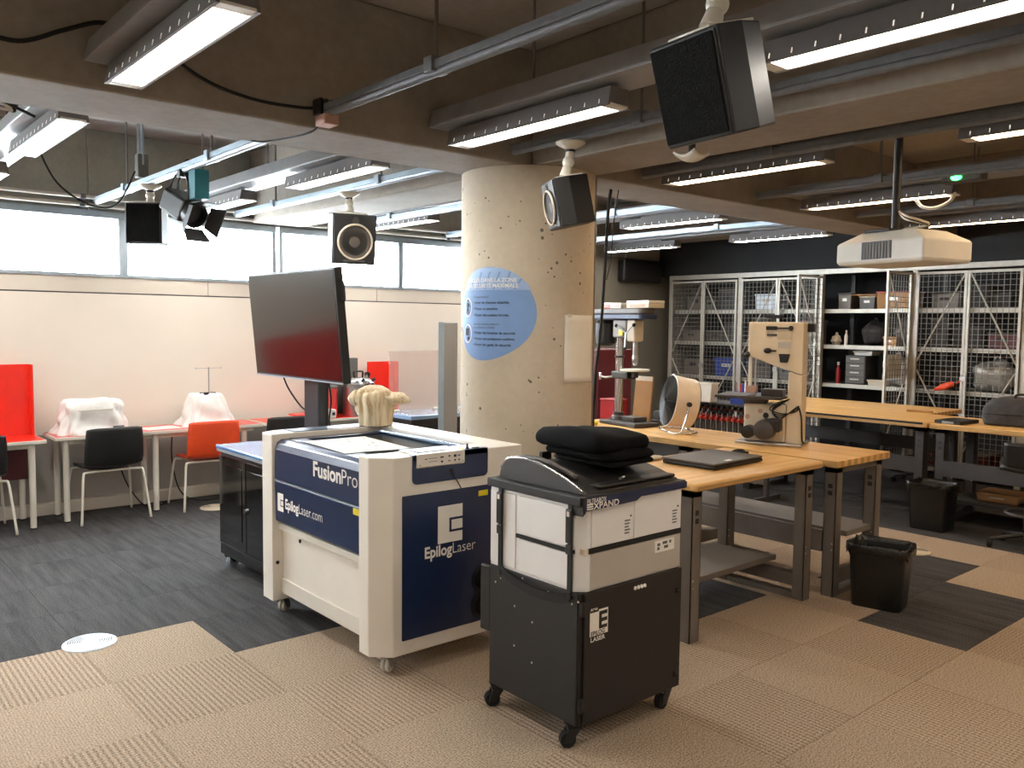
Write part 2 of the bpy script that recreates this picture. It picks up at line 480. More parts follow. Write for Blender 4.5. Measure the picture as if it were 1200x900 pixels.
floor = struct(MB().box(XB-0.15, XW+0.15, YB-0.15, YW+0.15, -0.12, -0.008).build('floor', 'bench_dark'))
def dark_tile(i, j):
    """i, j: tile index from the joint crossing at TX, TY"""
    x = TX+(i+0.5)*TPX; y = TY+(j+0.5)*TPY
    if y > 4.77: return x < 4.72 or x > 7.14
    if y > 4.17 and 1.70 < x < 4.72: return True
    if y > 2.96 and 3.51 < x < 4.72: return True
    if 1.75 < y < 2.36 and 4.72 < x < 5.93: return True
    if 2.36 < y < 2.96 and 5.32 < x < 6.54: return True
    if x > 7.13 and y > 0.5: return True
    return False
tile_me = {}
def tile_mesh(kind):
    if kind not in tile_me:
        b = MB(); hx, hy, e = TPX/2-0.0007, TPY/2-0.0007, 0.002
        b.add([(-hx,-hy,-0.008),(hx,-hy,-0.008),(hx,hy,-0.008),(-hx,hy,-0.008),
               (-hx,-hy,-0.0015),(hx,-hy,-0.0015),(hx,hy,-0.0015),(-hx,hy,-0.0015),
               (-hx+e,-hy+e,0),(hx-e,-hy+e,0),(hx-e,hy-e,0),(-hx+e,hy-e,0)],
              [(3,2,1,0),(0,1,5,4),(1,2,6,5),(2,3,7,6),(3,0,4,7),(4,5,9,8),(5,6,10,9),(6,7,11,10),(7,4,8,11),(8,9,10,11)])
        me = b.mesh('carpet_tile'); me.materials.append(MATS[kind]); tile_me[kind] = me
    return tile_me[kind]
rest = {'carpet_dark': MB(), 'carpet_plain': MB()}
for i in range(-8, 16):
    for j in range(-8, 11):
        x = TX+(i+0.5)*TPX; y = TY+(j+0.5)*TPY
        if x < XB+0.2 or x > XW-0.1 or y < YB+0.2 or y > YW-0.1: continue
        kind = 'carpet_dark' if dark_tile(i, j) else ('carpet_ribbed' if (i+j) % 2 else 'carpet_plain')
        vis = False
        for dx in (-0.3, 0, 0.3):
            for dy in (-0.3, 0, 0.3):
                p = project((x+dx, y+dy, 0))
                if p and -30 < p[0] < 1230 and p[1] < 940: vis = True
        if vis:
            o = bpy.data.objects.new('carpet_tile', tile_mesh(kind)); COL.objects.link(o)
            o.location = (x, y, 0); o.parent = floor
        else:
            b = rest['carpet_dark' if kind == 'carpet_dark' else 'carpet_plain']
            b.box(x-TPX/2+0.001, x+TPX/2-0.001, y-TPY/2+0.001, y+TPY/2-0.001, -0.008, 0)
for k, b in rest.items():
    if b.v: b.build('carpet_tiles_outside_view', k, floor, kind='stuff')

# --- window wall (runs along X at Y = YW)
wl = struct(MB().box(XB, XW, YW, YW+0.2, 0.0, 1.955).build('wall_left', 'wall_paint'))
for a in range(5):
    x0 = XB+a*1.92; MB().box(x0+0.003, x0+1.917, YW-0.004, YW+0.2, 1.966, 2.105).build('fascia_panel', 'fascia_paint', wl, bevel=0.002)
MB().box(XB, 7.0, YW+0.012, YW+0.2, 1.955, 1.966).build('shadow_joint', 'ink_soft', wl)
MB().box(7.02, XW, YW-0.006, YW+0.2, 0.10, 2.70).build('dim_wall_panel', 'dim_wall_olive', wl)  # same wall further on, its weaker light put into a dark olive colour
for a, (x0, x1) in enumerate(((XB, -0.28), (-0.28, 2.1), (2.1, 4.5), (4.5, 6.9), (6.9, 9.3), (9.3, XW))):
    MB().box(x0+0.004, x1-0.004, YW+0.03, YW+0.2, 2.70, 3.42).build('concrete_panel', 'wall_concrete', wl, bevel=0.004)
MB().box(XB, XW, YW-0.10, YW+0.06, 0.0, 0.10).build('cable_trunking', 'fascia_paint', wl, bevel=0.006)
wins = [(-2.1, -0.58), (-0.50, 0.88), (0.96, 2.335), (2.415, 3.825), (3.945, 5.36), (5.43, 6.95)]
for n, (x0, x1) in enumerate(wins):
    b = MB()
    b.box(x0-0.04, x1+0.04, YW-0.02, YW+0.10, 2.105, 2.135).box(x0-0.04, x1+0.04, YW-0.03, YW+0.10, 2.635, 2.70)
    b.box(x0-0.04, x0, YW-0.02, YW+0.10, 2.135, 2.635).box(x1, x1+0.04, YW-0.02, YW+0.10, 2.135, 2.635)
    o = struct(b.build('window_%d' % (n+1), 'alu', bevel=0.004))
    MB().box(x0, x1, YW+0.045, YW+0.055, 2.135, 2.635).build('pane', 'window_glass', o)
MB().box(XB, 7.0, YW-0.008, YW+0.01, 0.10, 0.70).build('table_shade_panel', 'table_shade_grey', wl, bevel=0.002)  # added grey strip, its tone stands in for shade under the wall tables
# --- other walls, closing the room
struct(MB().box(XW, XW+0.2, YB, YW+0.2, 0, 3.42).build('wall_back', 'black_wall'))
struct(MB().box(XB-0.2, XB, YB, YW+0.2, 0, 3.42).build('wall_front', 'wall_paint'))
struct(MB().box(XB-0.2, XW+0.2, YB-0.2, YB, 0, 3.42).build('wall_right', 'wall_paint'))
struct(MB().box(10.02, 10.14, YB, YW, 2.46, 3.42).build('trim_1', 'black_wall'))

# --- ceiling slab with concrete beams
ceil = struct(MB().box(XB-0.2, XW+0.2, YB-0.2, YW+0.2, 3.42, 3.62).build('ceiling', 'slab_concrete'))
ZB = 2.71
MB().box(XB, XW, 4.03, 4.57, ZB, 3.42).build('beam', 'beam_concrete', ceil, bevel=0.012)
for a, b_ in ((YB, 4.03), (4.57, YW)):
    MB().box(3.60, 4.15, a, b_, ZB+0.002, 3.42).build('beam', 'beam_concrete', ceil, bevel=0.012)
    MB().box(-1.2, -0.65, a, b_, ZB+0.002, 3.42).build('beam', 'beam_concrete', ceil, bevel=0.012)
    MB().box(8.9, 9.45, a, b_, ZB+0.16, 3.42).build('beam', 'beam_concrete', ceil, bevel=0.012)

# --- round concrete column
CX, CY, CR = 3.84, 4.33, 0.45
col = thing('concrete_column', 'round pitted concrete column under the crossing of two ceiling beams', 'column', (CX, CY, 0))
MB().lathe([(CR, 0.0), (CR, 0.9), (CR, 1.8), (CR, ZB-0.001)], n=72).build('shaft', 'column_concrete', col, smooth='auto')
b = MB()
ca = math.atan2(-CY, -CX)                     # towards the door side of the room
b.tube([(0.452*math.cos(ca+R_(89)), 0.452*math.sin(ca+R_(89)), z) for z in (0.0, ZB-0.01)], 0.010, 6)
b.build('conduit', 'bench_grey', col)
d2 = Vector((CX, CY, 0)).normalized(); rt = Vector((d2.y, -d2.x, 0))
def on_col(arc, z, off=0.002, r=CR):
    """point on the column: arc length to the right of the face turned to the room, height"""
    t = arc/r; p = (-math.cos(t)*d2+math.sin(t)*rt)*(r+off)
    return (p.x, p.y, z)
# --- round blue safety poster wrapped on the column
pa0 = -0.255; pz0 = 1.778
poster = thing('safety_poster', 'round blue safety rules poster stuck on the concrete column', 'poster', (CX, CY, 0))
def blob(t):
    r = 0.302*(1+0.045*math.cos(2*t-0.9)+0.03*math.cos(3*t+0.5)); return r*math.cos(t), r*math.sin(t)*1.01
def fill_blob(inside, off, name, m_, par):
    b = MB(); N = 60; K = 16
    ring = [blob(2*math.pi*i/N) for i in range(N)]
    vs = []; fs = []
    for k in range(K+1):
        for x, y in ring:
            vs.append(inside(x*k/K, y*k/K))
    for k in range(K):
        for i in range(N):
            fs.append((k*N+i, k*N+(i+1) % N, (k+1)*N+(i+1) % N, (k+1)*N+i))
    b.add([on_col(pa0+p[0], pz0+p[1], off) for p in vs], fs)
    return b.build(name, m_, par, smooth=True)
sheet = fill_blob(lambda x, y: (x, y), 0.0015, 'sheet', 'poster_blue', poster)
# lighter band on top
YB_ = 0.155
b = MB(); N = 24
for i in range(N):
    y0 = YB_+(0.296-YB_)*i/N; y1 = YB_+(0.296-YB_)*(i+1)/N
    def lim(y):
        best = [-9, 9]
        xs = [blob(2*math.pi*k/240) for k in range(240)]
        c = sorted(xs, key=lambda q: abs(q[1]-y))[:14]
        return min(q[0] for q in c), max(q[0] for q in c)
    a0, a1 = lim(y0); c0, c1 = lim(y1)
    K = 10
    for k in range(K):
        q = [(a0+(a1-a0)*k/K, y0), (a0+(a1-a0)*(k+1)/K, y0), (c0+(c1-c0)*(k+1)/K, y1), (c0+(c1-c0)*k/K, y1)]
        b.add([on_col(pa0+x, pz0+y, 0.0025) for x, y in q], [(0, 1, 2, 3)])
b.build('top_band', 'poster_light', sheet)
b = MB()
for s in (-0.17, -0.10, -0.03, 0.04, 0.11, 0.18):
    top = 0.27 if abs(s) < 0.13 else 0.225
    q = [(s-0.012, 0.16), (s+0.0, 0.16), (s+0.045, top), (s+0.03, top)]
    b.add([on_col(pa0+x, pz0+y, 0.0032) for x, y in q], [(0, 1, 2, 3)])
b.build('stripe', 'poster_blue', sheet)
def pt(s, size, x, y, m_, bold=0.0, name='lettering'):
    text_mb(s, size, (0,0,0), (1,0,0), (0,1,0), bold=bold, fn=lambda a, c: on_col(pa0+x+a, pz0+y+c, 0.0042)).build(name, m_, sheet)
pt('RÈGLES DANS LA ZONE', 0.036, -0.195, 0.205, 'white_print', 0.015)
pt('DE SÉCURITÉ MAXIMALE', 0.036, -0.195, 0.170, 'white_print', 0.015)
pt('Comportement', 0.021, -0.135, 0.105, 'ink_soft')
for k, s in enumerate(('• Avoir les cheveux attachés.', '• Porter un pantalon.', '• Porter des souliers fermés.')):
    pt(s, 0.024, -0.135, 0.068-0.040*k, 'ink', 0.012)
pt('Selon les recommandations', 0.019, -0.135, -0.068, 'ink_soft'); pt('du technicien du Fablab', 0.019, -0.135, -0.090, 'ink_soft')
for k, s in enumerate(('• Porter des lunettes de sécurité.', '• Porter une protection auditive.', '• Porter des gants de sécurité.')):
    pt(s, 0.024, -0.135, -0.126-0.038*k, 'ink', 0.012)
for cy, nm in ((0.045, 'walking_person_icon'), (-0.125, 'masked_head_icon')):
    b = MB(); N = 28
    ring = lambda r, off: [on_col(pa0-0.205+0.050*r*math.cos(2*math.pi*i/N), pz0+cy+0.062*r*math.sin(2*math.pi*i/N), off) for i in range(N)]
    b.add(ring(1.0, 0.003)+ring(0.86, 0.003), [(i, (i+1) % N, N+(i+1) % N, N+i) for i in range(N)])
    ic = b.build('icon_ring', 'white_print', sheet)
    b = MB()
    def stroke(p, q, wd):
        dx, dy = q[0]-p[0], q[1]-p[1]; l = math.hypot(dx, dy); nx, ny = -dy/l*wd, dx/l*wd
        b.add([on_col(pa0-0.205+x, pz0+cy+y, 0.0042) for x, y in ((p[0]-nx, p[1]-ny), (q[0]-nx, q[1]-ny), (q[0]+nx, q[1]+ny), (p[0]+nx, p[1]+ny))], [(0, 1, 2, 3)])
    if cy > 0:
        stroke((0.0, 0.036), (0.002, 0.052), 0.007); stroke((-0.002, 0.0), (0.002, 0.032), 0.010)
        stroke((-0.002, 0.0), (-0.016, -0.045), 0.005); stroke((0.0, 0.0), (0.014, -0.042), 0.005); stroke((0.004, 0.028), (0.026, 0.006), 0.004)
    else:
        stroke((-0.004, -0.012), (-0.002, 0.034), 0.021); stroke((0.0, -0.04), (0.022, -0.022), 0.011)
    b.build(nm, 'ink', sheet)
# --- sheet of paper taped on the column
notice = thing('paper_notice', 'blank sheet of paper taped to the side of the concrete column', 'paper', (CX, CY, 0))
b = MB(); b.grid(lambda s, t: on_col(0.252+0.285*s, 1.345+0.435*t, 0.004+0.03*max(0, s-0.55)**1.5+0.018*max(0, 0.18-t)), 14, 10)
b.build('sheet', 'paper', notice, smooth=True, solid=0.0012)
MB().add([on_col(0.27, 1.765, 0.0065), on_col(0.31, 1.765, 0.0065), on_col(0.31, 1.785, 0.0065), on_col(0.27, 1.785, 0.0065)], [(0,1,2,3)]).build('tape', 'white_plastic', notice, solid=0.0008)

# ================================================================ CEILING SERVICES
ROWN = {-1.7: 'the bare front corner', 1.13: 'the open carpet', 2.92: 'the laser cutter', 4.78: 'the near benches', 6.60: 'the clamp rack', 8.50: 'the far benches'}
def light(x, y0, y1, warm=True, tilt=0):
    lb = 'lit strip light over %s, %s' % (ROWN[x], 'against the main beam, projector side' if (warm and y1 > 3.5) else 'middle of the projector bay' if (warm and y1 > 1) else 'far from the main beam' if warm else 'against the main beam, window side' if y0 < 5 else 'end close to the windows')
    gp = 'strip lights in the projector bay' if warm else 'strip lights in the window bay'
    lm = ('lamp_warm' if x > 3.5 else 'lamp_near') if warm else 'lamp_cool'
    L_ = thing('strip_light', lb, 'ceiling light', (x, (y0+y1)/2, ZB), 0, gp)
    h = (y1-y0)/2
    b = MB()
    sec = [(-0.075, 0.0), (-0.062, 0.0), (-0.060, 0.012), (0.060, 0.012), (0.062, 0.0), (0.075, 0.0), (0.058, 0.085), (-0.058, 0.085)]
    b.prism(sec, 'y', -h, h)
    hs = b.build('housing', 'fixture_grey', L_)
    b = MB()
    n = 13
    for i in range(n):
        yy = -h+0.06+(2*h-0.12)*i/(n-1)
        for s in (-1, 1):
            b.add([(s*0.0730, yy-0.0025, 0.014), (s*0.0730, yy+0.0025, 0.014), (s*0.0690, yy+0.0025, 0.034), (s*0.0690, yy-0.0025, 0.034)], [(0,1,2,3)])
    b.build('slot_row', 'slot_glow', hs, solid=0.001, kind='stuff')
    MB().box(-0.0595, 0.0595, -h+0.06, h-0.06, 0.003, 0.0115).build('diffuser', lm, L_)
    for s in (-1, 1):
        MB().box(-0.0595, 0.0595, s*(h-0.03)-0.029, s*(h-0.03)+0.029, 0.002, 0.0115).build('end_plate', 'white_metal', L_)
    MB().box(-0.02, 0.02, -h*0.6, h*0.6, 0.085, 0.105).build('mounting_strip', 'fixture_grey', L_)
    return L_
ROWX = (1.13, 2.92, 4.78, 6.60, 8.50)
for x in ROWX:
    for y0, y1 in ((-1.4, -0.15), (0.66, 1.915), (2.675, 3.90)):
        light(x, y0, y1, True)
    for y0, y1 in ((4.72, 5.95), (6.76, 7.98)):
        light(x, y0, y1, False)
for y0, y1 in ((-1.4, -0.15), (0.66, 1.915), (2.675, 3.90)): light(-1.7, y0, y1, True)
for y0, y1 in ((4.72, 5.95), (6.76, 7.98)): light(-1.7, y0, y1, False)
# sheet-metal trays that carry the strip lights, hung from the slab
for x in (-1.7,)+ROWX:
    for y0, y1, gp in ((YB+0.05, 4.0, 0), (4.6, YW-0.12, 1)):
        t = thing('light_tray', 'grey metal tray carrying strip lights over %s in the %s bay' % (ROWN[x], ('projector', 'window')[gp]), 'cable tray', (x, y0, ZB+0.105), 0,
                  ('light trays in the projector bay', 'light trays in the window bay')[gp])
        L_ = y1-y0
        MB().prism([(-0.13, 0.0), (0.13, 0.0), (0.13, 0.012), (0.105, 0.10), (-0.105, 0.10), (-0.13, 0.012)], 'y', 0, L_).build('tray_body', 'tray_grey', t, bevel=0.003)
        for k in range(3):
            yy = L_*(0.12+0.38*k)
            MB().cyl((0, yy, 0.10), (0, yy, 3.42-ZB-0.105), 0.007, n=6).build('hanger_rod', 'fixture_grey', t)
# steel rails (lighting grid pipes)
def rail(x, y0, y1, z, r, lb, gp, m_='galv', rods=2):
    t = thing('ceiling_rail', lb, 'rail', (x, y0, z), 0, gp)
    L_ = y1-y0
    b = MB(); b.box(-r, r, 0, L_, -r*0.55, r*0.55); b.cyl((0, 0, -r*0.7), (0, L_, -r*0.7), r*0.72, n=12)
    b.build('rail_profile', m_, t, smooth='auto')
    for k in range(rods):
        yy = L_*(k+0.5)/rods
        MB().cyl((0, yy, 0), (0, yy, 3.42-z), 0.008, n=6).build('drop_rod', 'fixture_grey', t)
        MB().box(-0.045, 0.045, yy-0.03, yy+0.03, -0.03, 0.035).build('rail_clamp', m_, t, bevel=0.004)
    return t
for x, nm in ((2.10, 'holding the large black loudspeaker'), (3.40, 'holding the loudspeaker by the column'), (4.60, 'holding the white projector'), (6.00, 'next to the green lamp box'), (7.62, 'over the front edge of the far benches')):
    rail(x, YB+0.1, 3.97, 2.785, 0.030, 'grey steel ceiling rail ' + nm, 'steel rails in the projector bay', rods=3)
for x, nm in ((0.2, 'over the bright red table'), (2.14, 'carrying the stage light'), (3.42, 'holding the loudspeaker with the round cone'), (4.66, 'over the steel pot'), (6.00, 'over the dark red cabinet'), (7.62, 'over the passage beside the clamp rack')):
    rail(x, 4.62, 8.22, 2.785, 0.030, 'bright steel ceiling rail in the window bay ' + nm, 'steel rails in the window bay', 'alu')
for z, y in ((2.735, 8.23), (2.80, 8.19)):
    t = thing('wall_conduit', ('lower' if z < 2.77 else 'upper') + ' white conduit running along the concrete wall above the windows', 'conduit', (XB+0.1, y, z))
    MB().cyl((0, 0, 0), (9.6, 0, 0), 0.016, n=10).build('pipe', 'white_metal', t, smooth='auto')
    for k in range(5): MB().box(0.5+2.0*k, 0.54+2.0*k, -0.022, YW+0.035-y, -0.022, 0.022).build('pipe_clip', 'galv', t)
# ================================================================ CASTERS
def caster(parent, x, y, z_top, r, m_fork, m_wheel, yawr=0.0, width=0.035, name='caster'):
    M_ = Matrix.Translation((x, y, 0)) @ Matrix.Rotation(yawr, 4, 'Z')
    b = MB(M_)
    b.box(-0.035, 0.035, -0.03, 0.03, z_top-0.008, z_top)
    b.cyl((0, 0, z_top-0.02), (0, 0, z_top), 0.018, n=10)
    hw = width*0.62
    for s in (-1, 1):
        b.prism([(-0.028, z_top-0.016), (0.028, z_top-0.016), (0.034+0.012, r*0.75), (0.012, r*0.75)], 'y', s*hw-0.003, s*hw+0.003)
    b.prism([(-0.03, z_top-0.024), (0.03, z_top-0.024), (0.03, z_top-0.014), (-0.03, z_top-0.014)], 'y', -hw, hw)
    f = b.build(name, m_fork, parent, bevel=0.002)
    b = MB(M_)
    for s in (-1, 1):
        y0 = s*width*0.28
        b.lathe([(r*0.55, y0-width*0.2), (r*0.93, y0-width*0.2), (r, y0-width*0.13), (r, y0+width*0.13), (r*0.93, y0+width*0.2), (r*0.55, y0+width*0.2)], 20, (0.026, 0, r), 'y')
    b.cyl((0.026, -hw, r), (0.026, hw, r), r*0.2, n=8)
    b.build('wheel', m_wheel, f, smooth='auto')
    return f

# ================================================================ LASER CUTTER
LX0, LX1, LY0, LY1, LZ0, LZ1 = 2.07, 2.965, 3.37, 4.69, 0.105, 1.075
LO = (2.52, 4.03, 0)
laser = thing('laser_cutter', 'cream and navy laser cutter on casters with lettered lid and side panel', 'laser cutter', LO)
A = lambda: at(*LO)
ch = 0.085
# end towers: plan outlines with chamfered front corners
def tower(y0, y1, s):
    # s = -1: tower on the low-Y end, chamfer on the outside front corner
    if s < 0: pl = [(LX0, y1), (LX0, y0+ch), (LX0+ch, y0), (LX1, y0), (LX1, y1)]
    else: pl = [(LX0, y0), (LX0, y1-ch*0.6), (LX0+ch, y1), (LX1, y1), (LX1, y0)]
    b = A(); b.prism(pl, 'z', LZ0, LZ1)
    return b.build('end_tower', 'cream', laser, bevel=0.006, seg=3)
tr = tower(LY0, 3.545, -1)
tl = tower(4.51, LY1, 1)
# recessed lower front between the towers
b = A(); b.box(LX0+0.062, LX1, 3.545, 4.51, 0.15, 0.54); b.build('lower_front_panel', 'cream', laser, bevel=0.004)
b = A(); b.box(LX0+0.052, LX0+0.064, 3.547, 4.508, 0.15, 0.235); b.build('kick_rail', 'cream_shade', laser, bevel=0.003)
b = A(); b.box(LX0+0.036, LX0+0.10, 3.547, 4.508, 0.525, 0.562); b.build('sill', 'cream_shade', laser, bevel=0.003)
b = A(); b.box(LX0+0.10, LX1, 3.545, 4.51, 0.54, 0.90); b.build('chassis', 'cream', laser)
# blue front door and lid
b = A(); b.prism([(LX0+0.018, 0.585), (LX0+0.03, 0.572), (LX0+0.10, 0.572), (LX0+0.10, 0.812), (LX0+0.012, 0.812)], 'y', 3.551, 4.504)
door = b.build('front_door', 'navy', laser, bevel=0.004)
b = A(); b.box(LX0+0.010, LX0+0.03, 3.551, 4.504, 0.8125, 0.8195); b.build('door_edge_trim', 'alu', laser)
b = A(); b.prism([(LX0+0.012, 0.822), (LX0+0.10, 0.822), (LX0+0.10, 1.045), (LX0+0.055, 1.045), (LX0+0.028, 1.030), (LX0+0.016, 0.99)], 'y', 3.551, 4.504)
lid = b.build('lid_front', 'navy', laser, bevel=0.005, seg=3)
# lid top: glass in a blue frame
b = A()
b.box(LX0+0.10, LX0+0.17, 3.551, 4.504, 1.032, 1.047).box(2.745, 2.80, 3.551, 4.504, 1.032, 1.047)
b.box(LX0+0.17, 2.745, 4.42, 4.504, 1.032, 1.047).box(LX0+0.17, 2.745, 3.551, 3.60, 1.032, 1.047)
lf = b.build('lid_frame', 'navy', laser, bevel=0.003)
b = A(); b.box(LX0+0.165, 2.75, 3.595, 4.425, 1.036, 1.042); b.build('lid_glass', 'lid_glass', lf)
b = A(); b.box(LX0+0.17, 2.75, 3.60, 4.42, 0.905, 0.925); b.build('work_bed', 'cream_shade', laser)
b = A(); b.box(2.60, 2.66, 3.60, 4.42, 0.96, 0.99); b.box(2.58, 2.68, 3.95, 4.05, 0.94, 1.01); b.build('gantry', 'steel', laser, bevel=0.003)
# rear deck and blue rear trough
b = A(); b.box(2.80, LX1, 3.545, 4.51, 0.90, LZ1); b.build('rear_deck', 'cream', laser, bevel=0.005)
b = A(); b.box(2.738, 2.80, 3.56, 4.46, 1.048, 1.060); b.build('hinge_cover', 'blue_glass_top', laser, bevel=0.003)
b = A(); b.box(2.22, 2.74, 4.53, 4.665, LZ1, LZ1+0.004); b.build('tower_top_inlay', 'navy', laser, bevel=0.0015)
# right side: navy panels on the low-Y tower
def side_plate(x0, x1, z0, z1, r, name, m_='navy', th=0.004, corners=True):
    b = A(); b.prism(rrect(x0, x1, z0, z1, r), 'y', LY0-th, LY0+0.002)
    return b.build(name, m_, laser)
sp1 = side_plate(2.205, 2.93, 0.176, 0.886, 0.006, 'side_panel')
sp2 = side_plate(2.262, 2.728, 0.935, 1.079, 0.026, 'control_recess')
b = A(); b.box(2.262, 2.728, LY0-0.004, LY0+0.03, 1.05, LZ1+0.004); b.build('control_ledge', 'navy', laser, bevel=0.002)
b = A(); b.prism([(LY0-0.012, 1.018), (LY0-0.004, 1.012), (LY0+0.155, 1.076), (LY0+0.155, 1.084), (LY0-0.012, 1.082)], 'x', 2.284, 2.572)
cp = b.build('control_panel', 'cream', laser, bevel=0.003)
b = A(); b.box(2.318, 2.50, LY0+0.03, LY0+0.125, 1.0815, 1.0855); b.build('display', 'laptop_grey', cp, bevel=0.001)
for (x, z, w_, h_) in ((2.335, 1.056, 0.012, 0.004), (2.43, 1.058, 0.018, 0.006), (2.43, 1.036, 0.010, 0.008), (2.475, 1.060, 0.010, 0.007), (2.475, 1.036, 0.012, 0.004),
                       (2.51, 1.058, 0.014, 0.012), (2.535, 1.058, 0.012, 0.004), (2.51, 1.036, 0.008, 0.008), (2.535, 1.036, 0.008, 0.007), (2.30, 1.028, 0.005, 0.004), (2.56, 1.03, 0.004, 0.004)):
    b = A(); b.box(x-w_/2, x+w_/2, LY0-0.0145, LY0-0.0115, z-h_/2, z+h_/2); b.build('button', 'ink', cp)
for k in range(2):
    for q in range(4):
        b = A(); b.box(2.352+0.013*q, 2.362+0.013*q, LY0-0.0135, LY0-0.0118, 1.056-0.016*k, 1.0585-0.016*k); b.build('panel_legend', 'ink_soft', cp)
b = A(); b.prism([(2.595+0.022*math.cos(t), LY0+0.07+0.03*math.sin(t)) for t in [2*math.pi*i/12 for i in range(12)]], 'z', LZ1, LZ1+0.0035); b.build('warning_sticker', 'yellow', laser)
b = A(); b.lathe([(0.006, LZ1), (0.011, LZ1+0.006), (0.006, LZ1+0.012), (0.004, LZ1+0.03), (0.0, LZ1+0.033)], 10, (2.615, LY0+0.025, 0)); b.build('key_switch', 'black_plastic', laser, smooth='auto')
b = A(); b.box(2.65, 2.69, LY0+0.02, LY0+0.035, LZ1+0.004, LZ1+0.007); b.build('port_cover', 'black_plastic', laser)
for s in (2.665, 2.24):
    pass
b = A(); b.box(2.668, 2.728, LY0-0.0065, LY0-0.004, 0.832, 0.860); b.build('warning_label', 'yellow', sp1)
b = A(); b.tube(smoothpath([(2.50, LY0-0.006, 0.985), (2.505, LY0-0.012, 0.96), (2.53, LY0-0.012, 0.92), (2.555, LY0-0.008, 0.885)]), 0.003, 6); b.build('cable', 'rope', sp2, smooth=True)
b = A(); b.cyl((2.495, LY0-0.006, 0.985), (2.495, LY0-0.002, 0.985), 0.012, n=12); b.build('cable_socket', 'black_plastic', sp2)
# big E emblem and lettering on the side panel
def emblem(base, ox, oy, u, v, w_, h_, n, mats=('white_print', 'navy'), par=None, dep=0.0016):
    """rounded E: upright block, notch frame and small block; ox.. maps"""
    O = Vector(base); u = Vector(u); v = Vector(v); n = Vector(n)
    P = lambda x, y: tuple(O + u*(x*w_) + v*(y*h_) + n*dep)
    b = A()
    # left body with stepped right side
    for poly in ([(0, 0), (0.46, 0), (0.46, 1), (0, 1)], [(0.46, 0), (1, 0), (1, 0.27), (0.46, 0.27)], [(0.46, 0.66), (1, 0.66), (1, 1), (0.46, 1)], [(0.55, 0.335), (1, 0.335), (1, 0.595), (0.55, 0.595)]):
        b.add([P(*q) for q in poly], [(0, 1, 2, 3)])
    return b.build('emblem', mats[0], par, solid=0.0006)
emblem((2.412, LY0-0.0045, 0.622), 0, 0, (1,0,0), (0,0,1), 0.152, 0.188, (0,-1,0), par=sp1)
text_run((('Epilog', 0.03), ('Laser', -0.008)), 0.078, 0.315, (2.334, LY0-0.0045, 0.562), (1,0,0), (0,0,1), A, 'white_print', sp1)
for z in (0.40, 0.26):
    b = A(); b.lathe([(0.068, LY0-0.006), (0.074, LY0-0.010), (0.060, LY0-0.014), (0.056, LY0-0.006)], 28, (2.70, 0, z), 'y'); b.build('fan_grille_ring', 'black_plastic', sp1, smooth='auto')
    b = A()
    for k in range(3): b.lathe([(0.014+0.015*k, LY0-0.005), (0.018+0.015*k, LY0-0.009), (0.022+0.015*k, LY0-0.005)], 20, (2.70, 0, z), 'y')
    b.build('fan_grille', 'black_paint', sp1)
b = A(); b.cyl((2.225, LY0-0.006, 0.866), (2.225, LY0-0.004, 0.866), 0.006, n=8); b.build('panel_screw', 'black_plastic', sp1)
# front lettering
uF, vF = (0, -1, 0), (0, 0, 1)
text_run((('Fusion', 0.03), ('Pro', -0.006)), 0.110, 0.458, (LX0+0.0115, 4.030, 0.908), uF, vF, A, 'white_print', lid)
emblem((LX0+0.0115, 4.455, 0.648), 0, 0, uF, vF, 0.072, 0.102, (-1,0,0), par=door, dep=0.003)
text_run((('Epilog', 0.03), ('Laser.com', -0.008)), 0.078, 0.43, (LX0+0.0105, 4.360, 0.674), uF, vF, A, 'white_print', door)
b = A(); b.box(LX0+0.008, LX0+0.0115, 3.556, 3.612, 0.775, 0.806); b.build('warning_label', 'yellow', door)
for y, z in ((4.285, 0.495), (3.585, 0.494)):
    b = A(); b.cyl((LX0+0.056, y, z), (LX0+0.064, y, z), 0.011, n=10); b.build('latch_screw', 'black_plastic', laser)
b = A(); b.cyl((LX0+0.03, 4.512, 0.33), (LX0+0.03, 4.506, 0.33), 0.011, n=10); b.build('latch_screw', 'black_plastic', laser)
for x, y in ((2.165, 3.46), (2.165, 4.60), (2.87, 3.46), (2.87, 4.60)):
    caster(laser, x-LO[0], y-LO[1], LZ0, 0.036, 'steel', 'white_plastic', 0.5, 0.045)
    MB().box(x-LO[0]-0.05, x-LO[0]+0.05, y-LO[1]-0.045, y-LO[1]+0.045, LZ0-0.012, LZ0).build('caster_plate', 'steel', laser, bevel=0.002)
# paper on the lid glass
pp = thing('printed_sheet', 'white printed sheet lying on the glass lid of the laser cutter', 'paper', (2.34, 4.04, 1.0475), R_(-4))
MB().grid(lambda s, t: (-0.19+0.38*s, -0.27+0.54*t, 0.0015+0.001*math.sin(5*s+4*t)), 8, 8).build('sheet', 'paper', pp, solid=0.001)
b = MB(); random.seed(3)
for k in range(26):
    x = -0.13+0.28*random.random(); y = -0.20+0.42*random.random(); a = random.random()*3
    b.add([(x-0.012*math.cos(a), y-0.012*math.sin(a), 0.0042), (x+0.012*math.cos(a), y+0.012*math.sin(a), 0.0042), (x+0.012*math.cos(a)+0.005, y+0.012*math.sin(a)+0.004, 0.0042), (x-0.012*math.cos(a)+0.005, y-0.012*math.sin(a)+0.004, 0.0042)], [(0,1,2,3)])
b.build('printed_figures', 'ink', pp, kind='stuff')

